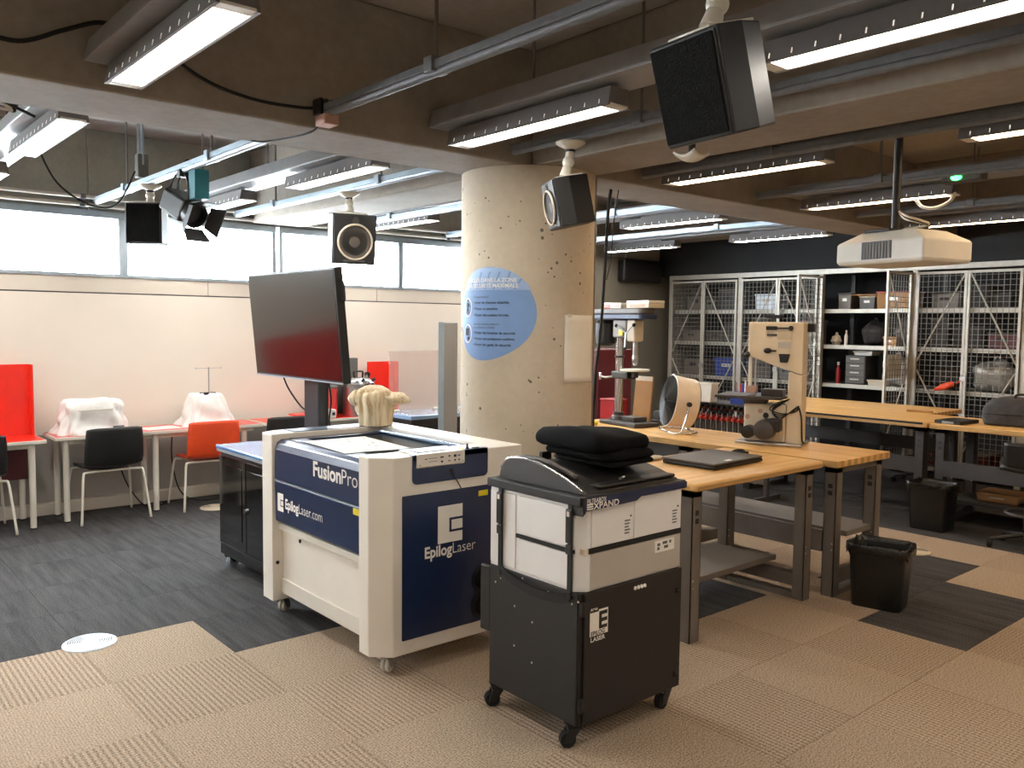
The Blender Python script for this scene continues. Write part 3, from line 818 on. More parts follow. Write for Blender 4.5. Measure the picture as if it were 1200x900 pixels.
# cream mushroom-like sculpture on the laser
sc = thing('stump_sculpture', 'cream drip-textured tree stump sculpture with lumpy cap standing on the laser cutter', 'sculpture', (2.78, 4.55, LZ1+0.004))
def stump(s, t):
    a = 2*math.pi*s
    prof = [(0.0, 0.098), (0.25, 0.100), (0.5, 0.108), (0.7, 0.118), (0.82, 0.116), (0.92, 0.092), (0.98, 0.05), (1.0, 0.0)]
    r = 0
    for (t0, r0), (t1, r1) in zip(prof, prof[1:]):
        if t0 <= t <= t1: r = r0+(r1-r0)*(t-t0)/(t1-t0)
    r *= 1+0.07*math.sin(9*a)+0.05*math.sin(4*a+2.0+3*t)+0.03*math.sin(17*a)
    return (r*math.cos(a)*1.02, r*math.sin(a)*0.95, 0.240*t+0.012*math.sin(3*a)*t)
b = MB(); b.grid(stump, 56, 20); b.build('stump', 'plaster', sc, smooth=True)
lump = lambda d: 1+0.10*math.sin(6*d.x+4*d.z)+0.08*math.sin(8*d.y+2)
for nm, c, r, s_ in (('cap_lump', (-0.085, 0.075, 0.165), 0.055, (1.0, 1.0, 0.9)), ('cap_lump', (-0.01, 0.01, 0.212), 0.060, (1.4, 1.3, 0.62)), ('cap_lump', (0.085, -0.095, 0.170), 0.062, (1.2, 1.2, 0.6)),
                  ('cap_lump', (0.115, -0.125, 0.160), 0.045, (1.2, 1.2, 0.55)), ('cap_lump', (-0.065, 0.045, 0.105), 0.05, (0.9, 0.9, 1.1))):
    MB().ball(c, r, 18, 10, s_, lump).build(nm, 'plaster', sc, smooth=True)

# ================================================================ FILTER UNIT
FO = (2.66, 2.59, 0)
ff = thing('fume_filter', 'black and white fume extractor cabinet on casters with dark hooded lid', 'fume extractor', FO)
A = lambda: at(*FO)
fx0, fx1, fy0, fy1 = 2.345, 2.99, 2.305, 2.87
b = A(); b.box(fx0+0.01, fx1, fy0+0.012, fy1, 0.10, 0.645); cab = b.build('cabinet', 'black_paint', ff, bevel=0.004)
b = A(); b.box(fx0+0.03, fx1-0.004, fy0, fy0+0.011, 0.105, 0.645); cdoor = b.build('cabinet_door', 'black_paint', ff, bevel=0.004)
b = A(); b.box(fx0, fx0+0.009, fy0+0.016, fy1, 0.103, 0.648); b.build('side_plate', 'black_paint', ff, bevel=0.002)
b = A(); b.box(fx0, fx0+0.02, fy1, fy1+0.07, 0.335, 0.635); b.build('side_wing', 'black_paint', ff, bevel=0.006)
for z in (0.555, 0.16):
    b = A(); b.cyl((fx0+0.016, fy0+0.002, z), (fx0+0.016, fy0+0.002, z+0.06), 0.010, n=10).box(fx0+0.004, fx0+0.03, fy0-0.006, fy0+0.012, z+0.01, z+0.05); b.build('hinge', 'black_plastic', cdoor, bevel=0.002)
for z in (0.545, 0.165):
    b = A(); b.cyl((2.955, fy0-0.008, z), (2.955, fy0, z), 0.014, n=14).box(2.945, 2.965, fy0-0.014, fy0-0.006, z-0.004, z+0.004); b.build('door_lock', 'black_plastic', cdoor)
for k in range(4):
    b = A(); b.cyl((2.672+0.020*k, fy0-0.003, 0.612+0.0005*k), (2.672+0.020*k, fy0, 0.612), 0.0085, n=12); b.build('indicator_light', 'white_print', cdoor)
for (y, z) in ((2.83, 0.575), (2.795, 0.60), (2.70, 0.50), (2.585, 0.46), (2.70, 0.325), (2.585, 0.285), (2.65, 0.634), (2.49, 0.614), (2.315, 0.617), (2.35, 0.60)):
    b = A(); b.cyl((fx0-0.002, y, z), (fx0, y, z), 0.0045, n=8); b.build('rivet', 'screw', cab)
# sagging strap handle across the side
b = A()
hp = smoothpath([(fx0-0.006, 2.80, 0.652), (fx0-0.012, 2.72, 0.622), (fx0-0.014, 2.58, 0.600), (fx0-0.012, 2.44, 0.604), (fx0-0.006, 2.36, 0.625)], 6)
for (p, q) in zip(hp, hp[1:]):
    b.add([(p[0], p[1], p[2]-0.018), (q[0], q[1], q[2]-0.018), (q[0], q[1], q[2]+0.018), (p[0], p[1], p[2]+0.018)], [(0,1,2,3)])
b.build('strap_handle', 'black_rubber', ff, solid=0.006)
for y in (2.80, 2.36):
    b = A(); b.cyl((fx0-0.012, y, 0.628), (fx0, y, 0.628), 0.013, n=12); b.build('handle_stud', 'black_plastic', ff)
# white upper box, two drawers deep, grey metal on the door side
b = A(); b.prism([(fx0+0.008, fy0+0.05), (fx0+0.048, fy0+0.012), (fx1-0.012, fy0+0.012), (fx1-0.012, fy1+0.008), (fx0+0.008, fy1+0.008)], 'z', 0.645, 1.0); ub = b.build('filter_box', 'filter_white', ff, bevel=0.004)
b = A(); b.box(fx0+0.003, fx0+0.009, fy0+0.06, 2.68, 0.822, 0.985); b.build('upper_panel', 'filter_white', ub, bevel=0.003)
b = A(); b.box(fx0+0.003, fx0+0.009, fy0+0.06, 2.68, 0.66, 0.798); b.build('lower_panel', 'filter_white', ub, bevel=0.003)
b = A(); b.box(fx0+0.003, fx0+0.009, 2.705, fy1+0.004, 0.66, 0.985); b.build('rear_panel', 'filter_white', ub, bevel=0.003)
b = A(); b.box(fx0, fx0+0.012, fy0+0.045, 2.70, 0.802, 0.818).box(fx0+0.05, fx1-0.012, fy0+0.004, fy0+0.016, 0.802, 0.822); b.build('rubber_seal', 'black_rubber', ub)
b = A(); b.box(2.41, fx1-0.014, fy0+0.006, fy0+0.013, 0.652, 0.800); b.build('lower_drawer_front', 'filter_grey', ub, bevel=0.003)
b = A(); b.box(2.41, 2.661, fy0+0.006, fy0+0.013, 0.824, 0.998); b.build('upper_drawer_front', 'filter_white', ub, bevel=0.003)
b = A(); b.box(2.667, fx1-0.014, fy0+0.006, fy0+0.013, 0.824, 0.998); b.build('upper_drawer_front', 'filter_white', ub, bevel=0.003)
b = A(); b.box(2.80, 2.93, fy0+0.003, fy0+0.006, 0.738, 0.790); b.build('rating_label', 'paper', ub)
for i, (x, z, w_) in enumerate(((2.815, 0.772, 0.018), (2.85, 0.776, 0.03), (2.895, 0.776, 0.012), (2.815, 0.755, 0.014), (2.86, 0.757, 0.026))):
    b = A(); b.box(x, x+w_, fy0+0.0015, fy0+0.003, z-0.006, z+0.006); b.build('label_print', 'ink_soft', ub)
for x in (2.605, 2.915):
    for k in range(5):
        b = A(); b.box(x, x+0.032-0.004*(k % 3), fy0+0.004, fy0+0.006, 0.905-0.013*k, 0.910-0.013*k); b.build('printed_note', 'ink_soft', ub)
    b = A(); b.cyl((x+0.036, fy0+0.003, 0.925), (x+0.036, fy0+0.006, 0.925), 0.004, n=8); b.build('pin_hole', 'ink', ub)
b = A(); b.box(2.372, 2.405, fy0+0.008, fy0+0.04, 0.80, 0.822); b.build('corner_tag', 'shelf_cream', ub)
# lid rim with blue band
b = A(); b.box(fx0-0.012, fx1+0.004, fy0-0.004, fy1+0.014, 1.0, 1.038); rim = b.build('lid_rim', 'black_paint', ff, bevel=0.005, seg=3)
b = A(); b.prism([(fx0+0.012, 0.982), (2.56, 0.985), (2.66, 0.988), (2.69, 1.004), (fx1+0.002, 1.006), (fx1+0.002, 1.032), (fx0+0.012, 1.032)], 'y', fy0-0.010, fy0-0.004)
band = b.build('name_band', 'navy', ff)
b = A(); b.prism([(fx0-0.004, 0.962), (fx0+0.012, 0.975), (fx0+0.012, 1.036), (fx0-0.004, 1.036)], 'y', fy0-0.010, fy0+0.05); b.build('corner_bracket', 'black_paint', ff)
text_mb('FILTRABOX', 0.026, (fx0+0.018, fy0-0.0105, 1.012), (1,0,0), (0,0,1), bold=0.012, sx=0.82, base=A()).build('lettering', 'white_print', band)
text_mb('XPAND', 0.036, (fx0+0.055, fy0-0.0105, 0.986), (1,0,0), (0,0,1), bold=0.018, sx=1.22, base=A()).build('lettering', 'white_print', band)
b = A()
for k in range(3): b.box(fx0+0.018, fx0+0.052, fy0-0.0125, fy0-0.0105, 0.9865+0.0092*k, 0.9920+0.0092*k)
b.build('lettering', 'white_print', band)
# hood: dark hump, higher at the rear, with chrome edged side wall
hy = [(fy1-0.02, 1.038), (fy1-0.03, 1.085), (fy1-0.06, 1.118), (fy1-0.10, 1.134), (2.66, 1.140), (2.55, 1.122), (2.43, 1.088), (fy0+0.03, 1.050), (fy0+0.02, 1.038)]
b = A(); b.prism(hy, 'x', fx0+0.03, fx0+0.055); b.build('hood_side', 'bench_dark', ff, bevel=0.003)
b = A(); b.prism([(p, 1.038+(z-1.038)*0.72) for p, z in hy], 'x', fx0+0.055, fx1-0.02); b.build('hood', 'black_paint', ff, bevel=0.008, seg=3)
b = A(); b.tube(smoothpath([(fx0+0.035, y, z+0.001) for y, z in hy[1:-1]], 4), 0.005, 8); b.build('chrome_edge', 'chrome', ff, smooth=True)
b = A(); b.tube(smoothpath([(fx0+0.095, y, 1.038+(z-1.038)*0.93+0.002) for y, z in hy[2:-2]], 4), 0.013, 8); b.build('hood_bar', 'laptop_grey', ff, smooth=True)
b = A(); b.box(fx0+0.13, fx1-0.03, fy0+0.03, 2.60, 1.052, 1.064); b.build('front_flap', 'black_paint', ff, bevel=0.005)
b = A(); b.box(fx0+0.28, fx0+0.34, fy1-0.03, fy1-0.005, 1.09, 1.128); b.build('hose_stub', 'black_plastic', ff, bevel=0.004)
# straps with buckles
for y in (2.795, 2.362):
    b = A(); b.box(fx0-0.008, fx0-0.001, y-0.012, y+0.012, 0.645, 1.0); st = b.build('strap', 'black_rubber', ff)
    b = A(); b.box(fx0-0.018, fx0-0.006, y-0.018, y+0.018, 0.845, 0.985); b.build('strap_buckle', 'black_plastic', st, bevel=0.006)
    b = A(); b.box(fx0-0.020, fx0-0.018, y-0.007, y+0.007, 0.955, 0.975); b.build('buckle_slot', 'white_print', st)
    b = A(); b.box(fx0-0.016, fx0-0.006, y-0.016, y+0.016, 0.80, 0.84); b.build('strap_slider', 'black_plastic', st, bevel=0.003)
# E emblem on the cabinet door
b = A(); ex, ez = 2.402, 0.435
b.box(ex, ex+0.105, fy0-0.0015, fy0, ez+0.028, ez+0.132); b.build('emblem_plate', 'white_print', cdoor)
b = A()
b.box(ex+0.052, ex+0.099, fy0-0.003, fy0-0.0015, ez+0.052, ez+0.124); b.build('emblem_letter', 'black_paint', cdoor)
b = A(); b.box(ex+0.066, ex+0.0995, fy0-0.0042, fy0-0.003, ez+0.067, ez+0.080).box(ex+0.066, ex+0.0995, fy0-0.0042, fy0-0.003, ez+0.096, ez+0.109); b.build('emblem_letter_gap', 'white_print', cdoor)
b = A(); b.box(ex, ex+0.048, fy0-0.003, fy0-0.0015, ez+0.126, ez+0.134); b.build('emblem_notch', 'black_paint', cdoor)
text_mb('FOR', 0.022, (ex+0.002, fy0-0.0015, ez+0.128), (1,0,0), (0,0,1), bold=0.02, base=A()).build('lettering', 'white_print', cdoor)
text_mb('EPILOG', 0.025, (ex+0.004, fy0-0.0015, ez+0.031), (1,0,0), (0,0,1), bold=0.02, sx=1.0, base=A()).build('lettering', 'black_paint', cdoor)
text_mb('LASER', 0.025, (ex+0.002, fy0-0.0015, ez+0.006), (1,0,0), (0,0,1), bold=0.02, sx=1.25, base=A()).build('lettering', 'white_print', cdoor)
for x, y in ((2.375, 2.36), (2.375, 2.845), (2.95, 2.36), (2.95, 2.845)):
    caster(ff, x-FO[0], y-FO[1], 0.10, 0.034, 'black_plastic', 'black_rubber', 0.3+x)

# folded black cloth on the filter
fc = thing('folded_cloth', 'pile of thick black cloth folded on top of the fume extractor', 'cloth', (2.725, 2.62, 1.112))
def layer(z0, h, sx, sy, dx, dy, rz, ph):
    """one folded layer: rounded-rectangle plan, bulging folded edge, sagging wavy top"""
    b = MB(Matrix.Translation((dx, dy, z0)) @ Matrix.Rotation(R_(rz), 4, 'Z'))
    pr = [(0.30, 0.0), (0.020, 0.0), (0.004, 0.16), (0.0, 0.38), (0.002, 0.60), (0.010, 0.80), (0.026, 0.95), (0.06, 1.02), (0.12, 1.03)]
    vs = []; n = 0
    for ins, t in pr:
        ins_ = min(ins, 0.12)
        rg = rrect(-sx+ins_, sx-ins_, -sy+ins_, sy-ins_, max(0.006, 0.045-ins_*0.3), 5); 
        # resample long sides
        full = []
        for p, q in zip(rg, rg[1:]+rg[:1]):
            m_ = max(1, int(math.hypot(q[0]-p[0], q[1]-p[1])/0.03))
            full += [(p[0]+(q[0]-p[0])*k/m_, p[1]+(q[1]-p[1])*k/m_) for k in range(m_)]
        full = [full[int(k*len(full)/80)] for k in range(80)]; n = 80
        for x, y in full:
            wv = 0.006*math.sin(19*x+ph)+0.006*math.sin(17*y+2*ph)
            sag = -0.010*math.cos(7*x+ph)*math.cos(6*y) if t > 0.5 else 0
            vs.append((x*(1+wv), y*(1+wv), h*t+(wv+sag if t > 0.8 else 0)))
    fs = [(k*n+i, k*n+(i+1) % n, (k+1)*n+(i+1) % n, (k+1)*n+i) for k in range(len(pr)-1) for i in range(n)]
    fs += [tuple(range(n))[::-1], tuple(range((len(pr)-1)*n, len(pr)*n))]
    return b.add(vs, fs)
for args in ((0.0, 0.030, 0.150, 0.190, 0.03, -0.04, 3, 0.4), (0.026, 0.042, 0.160, 0.208, 0.02, -0.025, 1, 1.7), (0.062, 0.074, 0.168, 0.220, 0.0, 0.005, -2, 4.1)):
    layer(*args).build('cloth_fold', 'cloth_black', fc, smooth=True)
kk = thing('key_tag', 'small silver clip with a tag on the front flap of the fume extractor', 'key clip', (2.66, 2.385, 1.066), 0.5)
MB().tube([(0.028*math.cos(t), 0.007*math.sin(t), 0.004) for t in [2*math.pi*i/14 for i in range(14)]], 0.002, 6, closed=True).build('ring', 'steel', kk, smooth=True)
MB().box(0.03, 0.055, -0.005, 0.005, 0.0, 0.005).build('tag_plate', 'white_print', kk)

# ================================================================ DISPLAY CART
DO = (2.57, 5.29, 0)
dc = thing('display_cart', 'black two-door media cart on casters carrying a large dark tilted screen', 'display cart', DO)
A = lambda: at(*DO)
dx0, dx1, dy0, dy1 = 2.245, 2.90, 4.83, 5.745
b = A(); b.box(dx0+0.015, dx1, dy0, dy1, 0.10, 0.82); b.build('cabinet', 'black_plastic', dc, bevel=0.008)
b = A(); b.box(dx0-0.015, dx1+0.01, dy0-0.012, dy1+0.012, 0.84, 0.862); b.build('top_board', 'cart_top', dc, bevel=0.006)
b = A(); b.box(dx0-0.010, dx1, dy0-0.006, dy1+0.006, 0.82, 0.839); b.build('top_edge', 'alu', dc)
for y0, y1 in ((dy0+0.01, 5.282), (5.292, dy1-0.01)):
    b = A(); b.box(dx0, dx0+0.014, y0, y1, 0.18, 0.79); d_ = b.build('door', 'black_gloss', dc, bevel=0.003)
    b = A(); b.box(dx0-0.004, dx0, y0+0.06, y1-0.06, 0.25, 0.74); b.build('door_glass', 'black_gloss', d_, bevel=0.001)
b = A(); b.cyl((dx0-0.012, 5.287, 0.47), (dx0, 5.287, 0.47), 0.018, n=14); b.build('lock', 'chrome', dc, smooth='auto')
b = A(); b.box(dx0+0.005, dx1, dy0+0.005, dy1-0.005, 0.10, 0.175); b.build('plinth', 'black_plastic', dc, bevel=0.004)
for x, y in ((2.30, 5.70), (2.30, 4.88), (2.84, 5.70), (2.84, 4.88)):
    caster(dc, x-DO[0], y-DO[1], 0.10, 0.042, 'black_plastic', 'alu', 0.2, 0.04)
b = A(); b.box(2.70, 2.78, 5.15, 5.36, 0.862, 1.62); b.build('post', 'black_plastic', dc, bevel=0.01)
b = A(); b.box(2.62, 2.72, 5.10, 5.40, 1.50, 1.85); b.build('screen_bracket', 'black_paint', dc, bevel=0.006)
Mt = Matrix.Translation((-DO[0], -DO[1], 0)) @ Matrix.Translation((2.572, 5.262, 1.692)) @ Matrix.Rotation(R_(-5.2), 4, 'Y')
hw, hh = 0.635, 0.362
b = MB(Mt); b.box(-0.006, 0.052, -hw, hw, -hh, hh); tv = b.build('screen_case', 'black_plastic', dc, bevel=0.006)
b = MB(Mt); b.box(-0.0085, -0.006, -hw+0.014, hw-0.014, -hh+0.022, hh-0.014); b.build('screen_panel', 'screen', tv)
b = MB(Mt); b.box(-0.010, -0.004, -hw+0.004, hw-0.004, -hh+0.001, -hh+0.010); b.build('bottom_trim', 'alu', tv)
b = MB(Mt); b.tube(smoothpath([(0.03, -hw, 0.28), (0.03, -hw-0.035, 0.27), (0.03, -hw-0.04, 0.22), (0.03, -hw-0.035, 0.16), (0.03, -hw, 0.15)], 4), 0.006, 6); b.build('pull_handle', 'black_plastic', tv, smooth=True)
b = A(); b.tube(smoothpath([(2.66, 5.62, 1.36), (2.68, 5.56, 1.25), (2.71, 5.45, 1.14), (2.72, 5.36, 1.10)], 6), 0.006, 6); b.build('power_cable', 'black_rubber', dc, smooth=True)
b = A(); b.tube(smoothpath([(2.76, 5.14, 1.36), (2.78, 5.12, 1.2), (2.77, 5.13, 1.05), (2.79, 5.12, 0.90)], 6), 0.006, 6); b.build('signal_cable', 'black_rubber', dc, smooth=True)
# ================================================================ TABLES ALONG THE WINDOW WALL
def wall_table(x0, x1, y0, y1, topmat, label, legx, zt=0.735):
    cx, cy = (x0+x1)/2, (y0+y1)/2
    t = thing('work_table', label, 'table', (cx, cy, 0))
    a, c = (x1-x0)/2, (y1-y0)/2
    MB().box(-a, a, -c, c, zt-0.03, zt-0.002).build('table_top', 'white_metal', t, bevel=0.003)
    MB().box(-a+0.012, a-0.012, -c+0.012, c-0.012, zt-0.002, zt).build('top_laminate', topmat, t)
    for lx in legx:
        for ly in (-c+0.06, c-0.06):
            MB().cyl((lx-cx, ly, 0.012), (lx-cx, ly, zt-0.03), 0.024, 0.026, n=16).build('leg', 'white_metal', t, smooth='auto')
            MB().cyl((lx-cx, ly, 0), (lx-cx, ly, 0.012), 0.022, n=12).build('foot', 'black_rubber', t)
    MB().box(-a+0.08, a-0.08, -c+0.05, -c+0.09, zt-0.07, zt-0.03).build('frame_rail', 'white_metal', t)
    MB().box(-a+0.08, a-0.08, c-0.09, c-0.05, zt-0.07, zt-0.03).build('frame_rail', 'white_metal', t)
    return t
t1_ = wall_table(-0.35, 1.575, 7.66, 8.19, 'red_lam', 'table with bright red top and white edge under the red screen panel', (-0.25, 1.475))
wall_table(1.655, 3.47, 7.74, 8.19, 'red_pink', 'table with dull red top carrying two plastic wrapped sewing machines', (1.745, 2.475, 3.30))
wall_table(3.50, 5.32, 7.74, 8.19, 'red_lam', 'red topped table under the steel pot behind the display cart', (4.04, 5.23))
# red desk screens standing on the tables
def red_screen(x0, x1, y, z1, label, wing):
    t = thing('red_screen', label, 'desk screen', ((x0+x1)/2, y, 0.735))
    a = (x1-x0)/2
    b = MB(); b.box(-a, a, 0, 0.018, 0, z1-0.735); b.build('panel', 'red_lam', t, bevel=0.002)
    b = MB(); b.box(a-0.018, a, -wing, 0, 0, z1-0.735); b.build('side_wing', 'red_lam', t, bevel=0.002)
    for s in (-1, 1): MB().box(s*(a-0.1)-0.03, s*(a-0.1)+0.03, 0.018, 0.03, 0.0, 0.12).build('bracket', 'galv', t)
red_screen(-0.1, 1.56, 8.12, 1.335, 'glossy red screen panel standing on the bright red table', 0.10)
red_screen(4.86, 5.21, 8.12, 1.29, 'red screen panel standing behind the steel pot', 0.08)
MB().box(0.0, 0.90, 0.155, 0.173, 0.36, 0.70).build('modesty_panel', 'maroon', t1_, bevel=0.002, label='dark red modesty panel')

# ---------------------------------------------------------------- chairs
def make_chair(label, m_shell, loc, rz=0.0, group=None):
    t = thing('shell_chair', label, 'chair', loc, rz, group)
    prof = [(-0.252, 0.812), (-0.250, 0.76), (-0.243, 0.70), (-0.232, 0.62), (-0.220, 0.55), (-0.195, 0.49), (-0.14, 0.462), (-0.05, 0.452), (0.08, 0.455), (0.17, 0.458), (0.215, 0.450), (0.235, 0.428)]
    wd = [0.222, 0.228, 0.232, 0.236, 0.238, 0.232, 0.226, 0.226, 0.226, 0.222, 0.212, 0.195]
    def f(s, t_):
        k = t_*(len(prof)-1); i = min(int(k), len(prof)-2); q = k-i
        y = prof[i][0]*(1-q)+prof[i+1][0]*q; z = prof[i][1]*(1-q)+prof[i+1][1]*q; w_ = wd[i]*(1-q)+wd[i+1]*q
        e = 2*s-1
        bow = 0.030*e*e
        if t_ < 0.45: return (w_*e, y+bow*(1-t_), z-(0.012*abs(e)**6 if t_ < 0.03 else 0))
        return (w_*e, y, z+bow*0.6)
    MB().grid(f, 12, 22).build('seat_shell', m_shell, t, smooth=True, solid=0.011)
    MB().box(-0.16, 0.16, -0.14, 0.14, 0.425, 0.440).build('seat_plate', 'white_metal', t, bevel=0.003)
    for sx in (-1, 1):
        for sy in (-1, 1):
            pth = smoothpath([(sx*0.10, sy*0.12, 0.432), (sx*0.215, sy*0.165, 0.434), (sx*0.240, sy*0.180, 0.415), (sx*0.255, sy*0.205, 0.28), (sx*0.280, sy*0.248, 0.008)], 5)
            MB().tube(pth, 0.0105, 8).build('leg', 'white_metal', t, smooth=True)
    return t
make_chair('black plastic shell chair on white legs pushed up to the dull red table', 'black_plastic', (2.065, 7.80, 0), R_(2))
make_chair('orange plastic shell chair on white legs by the wrapped sewing machine', 'orange', (2.93, 7.785, 0), R_(-3))
make_chair('black plastic shell chair at the bright red table', 'black_plastic', (1.045, 7.79, 0), R_(0))
make_chair('black plastic shell chair behind the display cart', 'black_plastic', (3.66, 7.77, 0), R_(-2))

# ---------------------------------------------------------------- wrapped sewing machines
def wrapped(label, x, y, hw, hd, h, seed, spike=None):
    t = thing('wrapped_sewing_machine', label, 'sewing machine', (x, y, 0.736))
    rr = random.Random(seed); ph = [rr.random()*6 for _ in range(6)]
    def f(s, q):
        a = 2*math.pi*s; ex = 0.45
        cx = math.copysign(abs(math.cos(a))**ex, math.cos(a)); cy = math.copysign(abs(math.sin(a))**ex, math.sin(a))
        pr = [(0, 1.12), (0.06, 1.10), (0.2, 1.0), (0.75, 0.93), (0.9, 0.86), (0.97, 0.6), (1, 0.0)]
        k = 0
        for (t0, r0), (t1, r1) in zip(pr, pr[1:]):
            if t0 <= q <= t1: k = r0+(r1-r0)*(q-t0)/(t1-t0)
        if spike: k *= 1.0-0.28*q*(1 if q < 0.9 else 0.9)
        wv = 1+0.085*math.sin(7*a+ph[0]+5*q)*(1.1-q)+0.045*math.sin(15*a+ph[1]-7*q)+0.03*math.sin(11*q+3*a)
        zz = h*min(1, q/0.92)
        return (hw*cx*k*wv, hd*cy*k*wv, zz+0.012*math.sin(5*a+ph[2])*q)
    MB().grid(f, 64, 22).build('plastic_cover', 'plastic_film', t, smooth=True)
    MB().box(-hw*0.75, hw*0.75, -hd*0.6, hd*0.6, 0.0, 0.05).build('machine_base', 'white_plastic', t, bevel=0.01)
    return t
s1 = wrapped('wide sewing machine under a white plastic cover on the dull red table', 1.985, 7.96, 0.255, 0.16, 0.285, 4)
MB().box(-0.14, 0.14, -0.168, -0.160, 0.205, 0.215).build('cover_fold', 'white_plastic', s1, bevel=0.002)
MB().box(0.13, 0.22, -0.196, -0.188, 0.05, 0.066).build('maker_mark', 'ink_soft', s1, bevel=0.002)
s2 = wrapped('overlock sewing machine under a crumpled plastic bag with a thread stand', 3.00, 7.97, 0.215, 0.17, 0.29, 9, True)
MB().cyl((0.03, 0, 0.20), (0.03, 0, 0.545), 0.006, n=8).build('thread_stand', 'steel', s2)
MB().cyl((-0.09, 0, 0.535), (0.15, 0, 0.535), 0.003, n=6).build('thread_guide', 'steel', s2)
for s in (-0.09, 0.15): MB().tube([(s+0.008*math.cos(k), 0, 0.535+0.008*math.sin(k)) for k in [i*math.pi/4 for i in range(8)]], 0.002, 5, closed=True).build('guide_eye', 'steel', s2)
MB().box(-0.05, 0.09, -0.03, 0.03, 0.285, 0.305).build('spool_tray', 'black_plastic', s2, bevel=0.004)
ps = thing('loose_paper', 'white sheets of paper on the dull red table between the wrapped sewing machines', 'paper', (2.56, 7.92, 0.7365), R_(8))
MB().grid(lambda s, t: (-0.16+0.32*s, -0.11+0.22*t, 0.0012+0.0006*math.sin(6*s)), 6, 5).build('sheet', 'paper', ps, solid=0.001)
MB().grid(lambda s, t: (-0.08+0.21*s, -0.05+0.15*t, 0.0030+0.0006*math.sin(6*t)), 5, 5).build('sheet', 'paper', ps, solid=0.001)

# ---------------------------------------------------------------- behind the display cart
pot = thing('pressure_pot', 'shiny steel pressure canner with black knobs on the red table', 'pot', (4.60, 7.88, 0.736))
MB().lathe([(0.155, 0.0), (0.16, 0.01), (0.16, 0.30), (0.172, 0.305), (0.172, 0.32), (0.16, 0.325)], 36).build('body', 'steel', pot, smooth='auto')
MB().lathe([(0.17, 0.326), (0.178, 0.33), (0.178, 0.35), (0.165, 0.365), (0.11, 0.40), (0.05, 0.412), (0.0, 0.414)], 36).build('lid', 'chrome', pot, smooth='auto')
MB().tube(smoothpath([(-0.05, 0, 0.41), (-0.055, 0, 0.45), (-0.045, 0, 0.465), (0.045, 0, 0.465), (0.055, 0, 0.45), (0.05, 0, 0.41)], 4), 0.010, 8).build('lid_handle', 'black_plastic', pot, smooth=True)
for k in range(6):
    a = k*math.pi/3+0.3; c, s = math.cos(a), math.sin(a)
    q = MB().cyl((0.168*c, 0.168*s, 0.30), (0.168*c, 0.168*s, 0.375), 0.008, n=8).build('clamp_bolt', 'steel', pot)
    MB().ball((0.168*c, 0.168*s, 0.385), 0.018, 10, 6).build('wing_knob', 'black_plastic', q, smooth=True)
MB().cyl((0.09, -0.02, 0.395), (0.09, -0.02, 0.43), 0.012, n=8).build('valve', 'steel', pot)
gg = MB().cyl((0.12, 0.03, 0.43), (0.12, 0.0, 0.43), 0.028, n=16).cyl((0.12, 0.02, 0.385), (0.12, 0.02, 0.42), 0.008, n=8).build('pressure_gauge', 'black_plastic', pot, smooth='auto')
gb = thing('grey_case', 'dark grey case standing against the wall behind the pot', 'case', (4.56, 8.11, 0.736))
MB().box(-0.22, 0.16, -0.02, 0.05, 0, 0.60).build('shell', 'grey_box', gb, bevel=0.008)
MB().box(-0.20, 0.14, -0.026, -0.02, 0.02, 0.58).build('front_panel', 'grey_box', gb, bevel=0.004)
st_ = thing('red_container', 'pinkish cylinder container next to the steel pot', 'container', (4.28, 7.97, 0.736))
MB().lathe([(0.10, 0), (0.105, 0.005), (0.105, 0.30), (0.09, 0.305), (0.0, 0.306)], 26).build('drum', 'red_pink', st_, smooth='auto')
MB().lathe([(0.108, 0.296), (0.110, 0.31), (0.10, 0.322), (0.0, 0.323)], 26).build('lid', 'grey_box', st_, smooth='auto')
mc = thing('black_machine', 'low black machine cabinet with a pale blue glass top by the red screen', 'machine', (5.22, 7.30, 0))
MB().box(-0.55, 0.52, -0.32, 0.32, 0.06, 0.755).build('cabinet', 'black_paint', mc, bevel=0.01)
MB().box(-0.56, 0.53, -0.33, 0.33, 0.757, 0.80).build('glass_top', 'blue_glass_top', mc, bevel=0.008)
for sx in (-0.45, 0.43):
    for sy in (-0.25, 0.25): MB().cyl((sx, sy, 0), (sx, sy, 0.06), 0.03, n=12).build('foot', 'black_rubber', mc)
MB().box(-0.50, -0.04, -0.326, -0.32, 0.12, 0.70).build('front_door', 'black_plastic', mc, bevel=0.003)
MB().cyl((0.20, -0.335, 0.55), (0.20, -0.32, 0.55), 0.03, n=14).build('knob', 'black_plastic', mc)
ac = thing('acrylic_sheet', 'clear pinkish acrylic sheet standing upright on the black machine', 'acrylic sheet', (5.03, 7.42, 0.8005))
MB().box(-0.335, 0.335, 0, 0.006, 0, 0.63).build('sheet', 'acrylic', ac)
MB().box(-0.335, 0.335, -0.0005, 0.0065, 0.63, 0.634).build('bright_edge', 'white_print', ac)
for s in (-0.25, 0.25): MB().box(s-0.02, s+0.02, -0.04, 0.045, 0, 0.02).build('stand_foot', 'white_plastic', ac, bevel=0.003)
gp_ = thing('grey_partition', 'tall grey partition panel standing on feet beside the concrete column', 'partition', (4.33, 6.0, 0), math.atan2(0.60, 0.60))
MB().box(0, 0.84, -0.022, 0.022, 0.06, 1.73).build('panel', 'grey_panel', gp_, bevel=0.006)
for x in (0.06, 0.76): MB().box(x-0.03, x+0.03, -0.2, 0.2, 0, 0.06).build('foot', 'bench_dark', gp_, bevel=0.006)
MB().box(-0.012, 0.0, -0.025, 0.025, 0.04, 1.73).build('edge_trim', 'alu', gp_)
bk = thing('stacked_boxes', 'flat red and white box on the red table by the pot', 'box', (3.99, 7.86, 0.736))
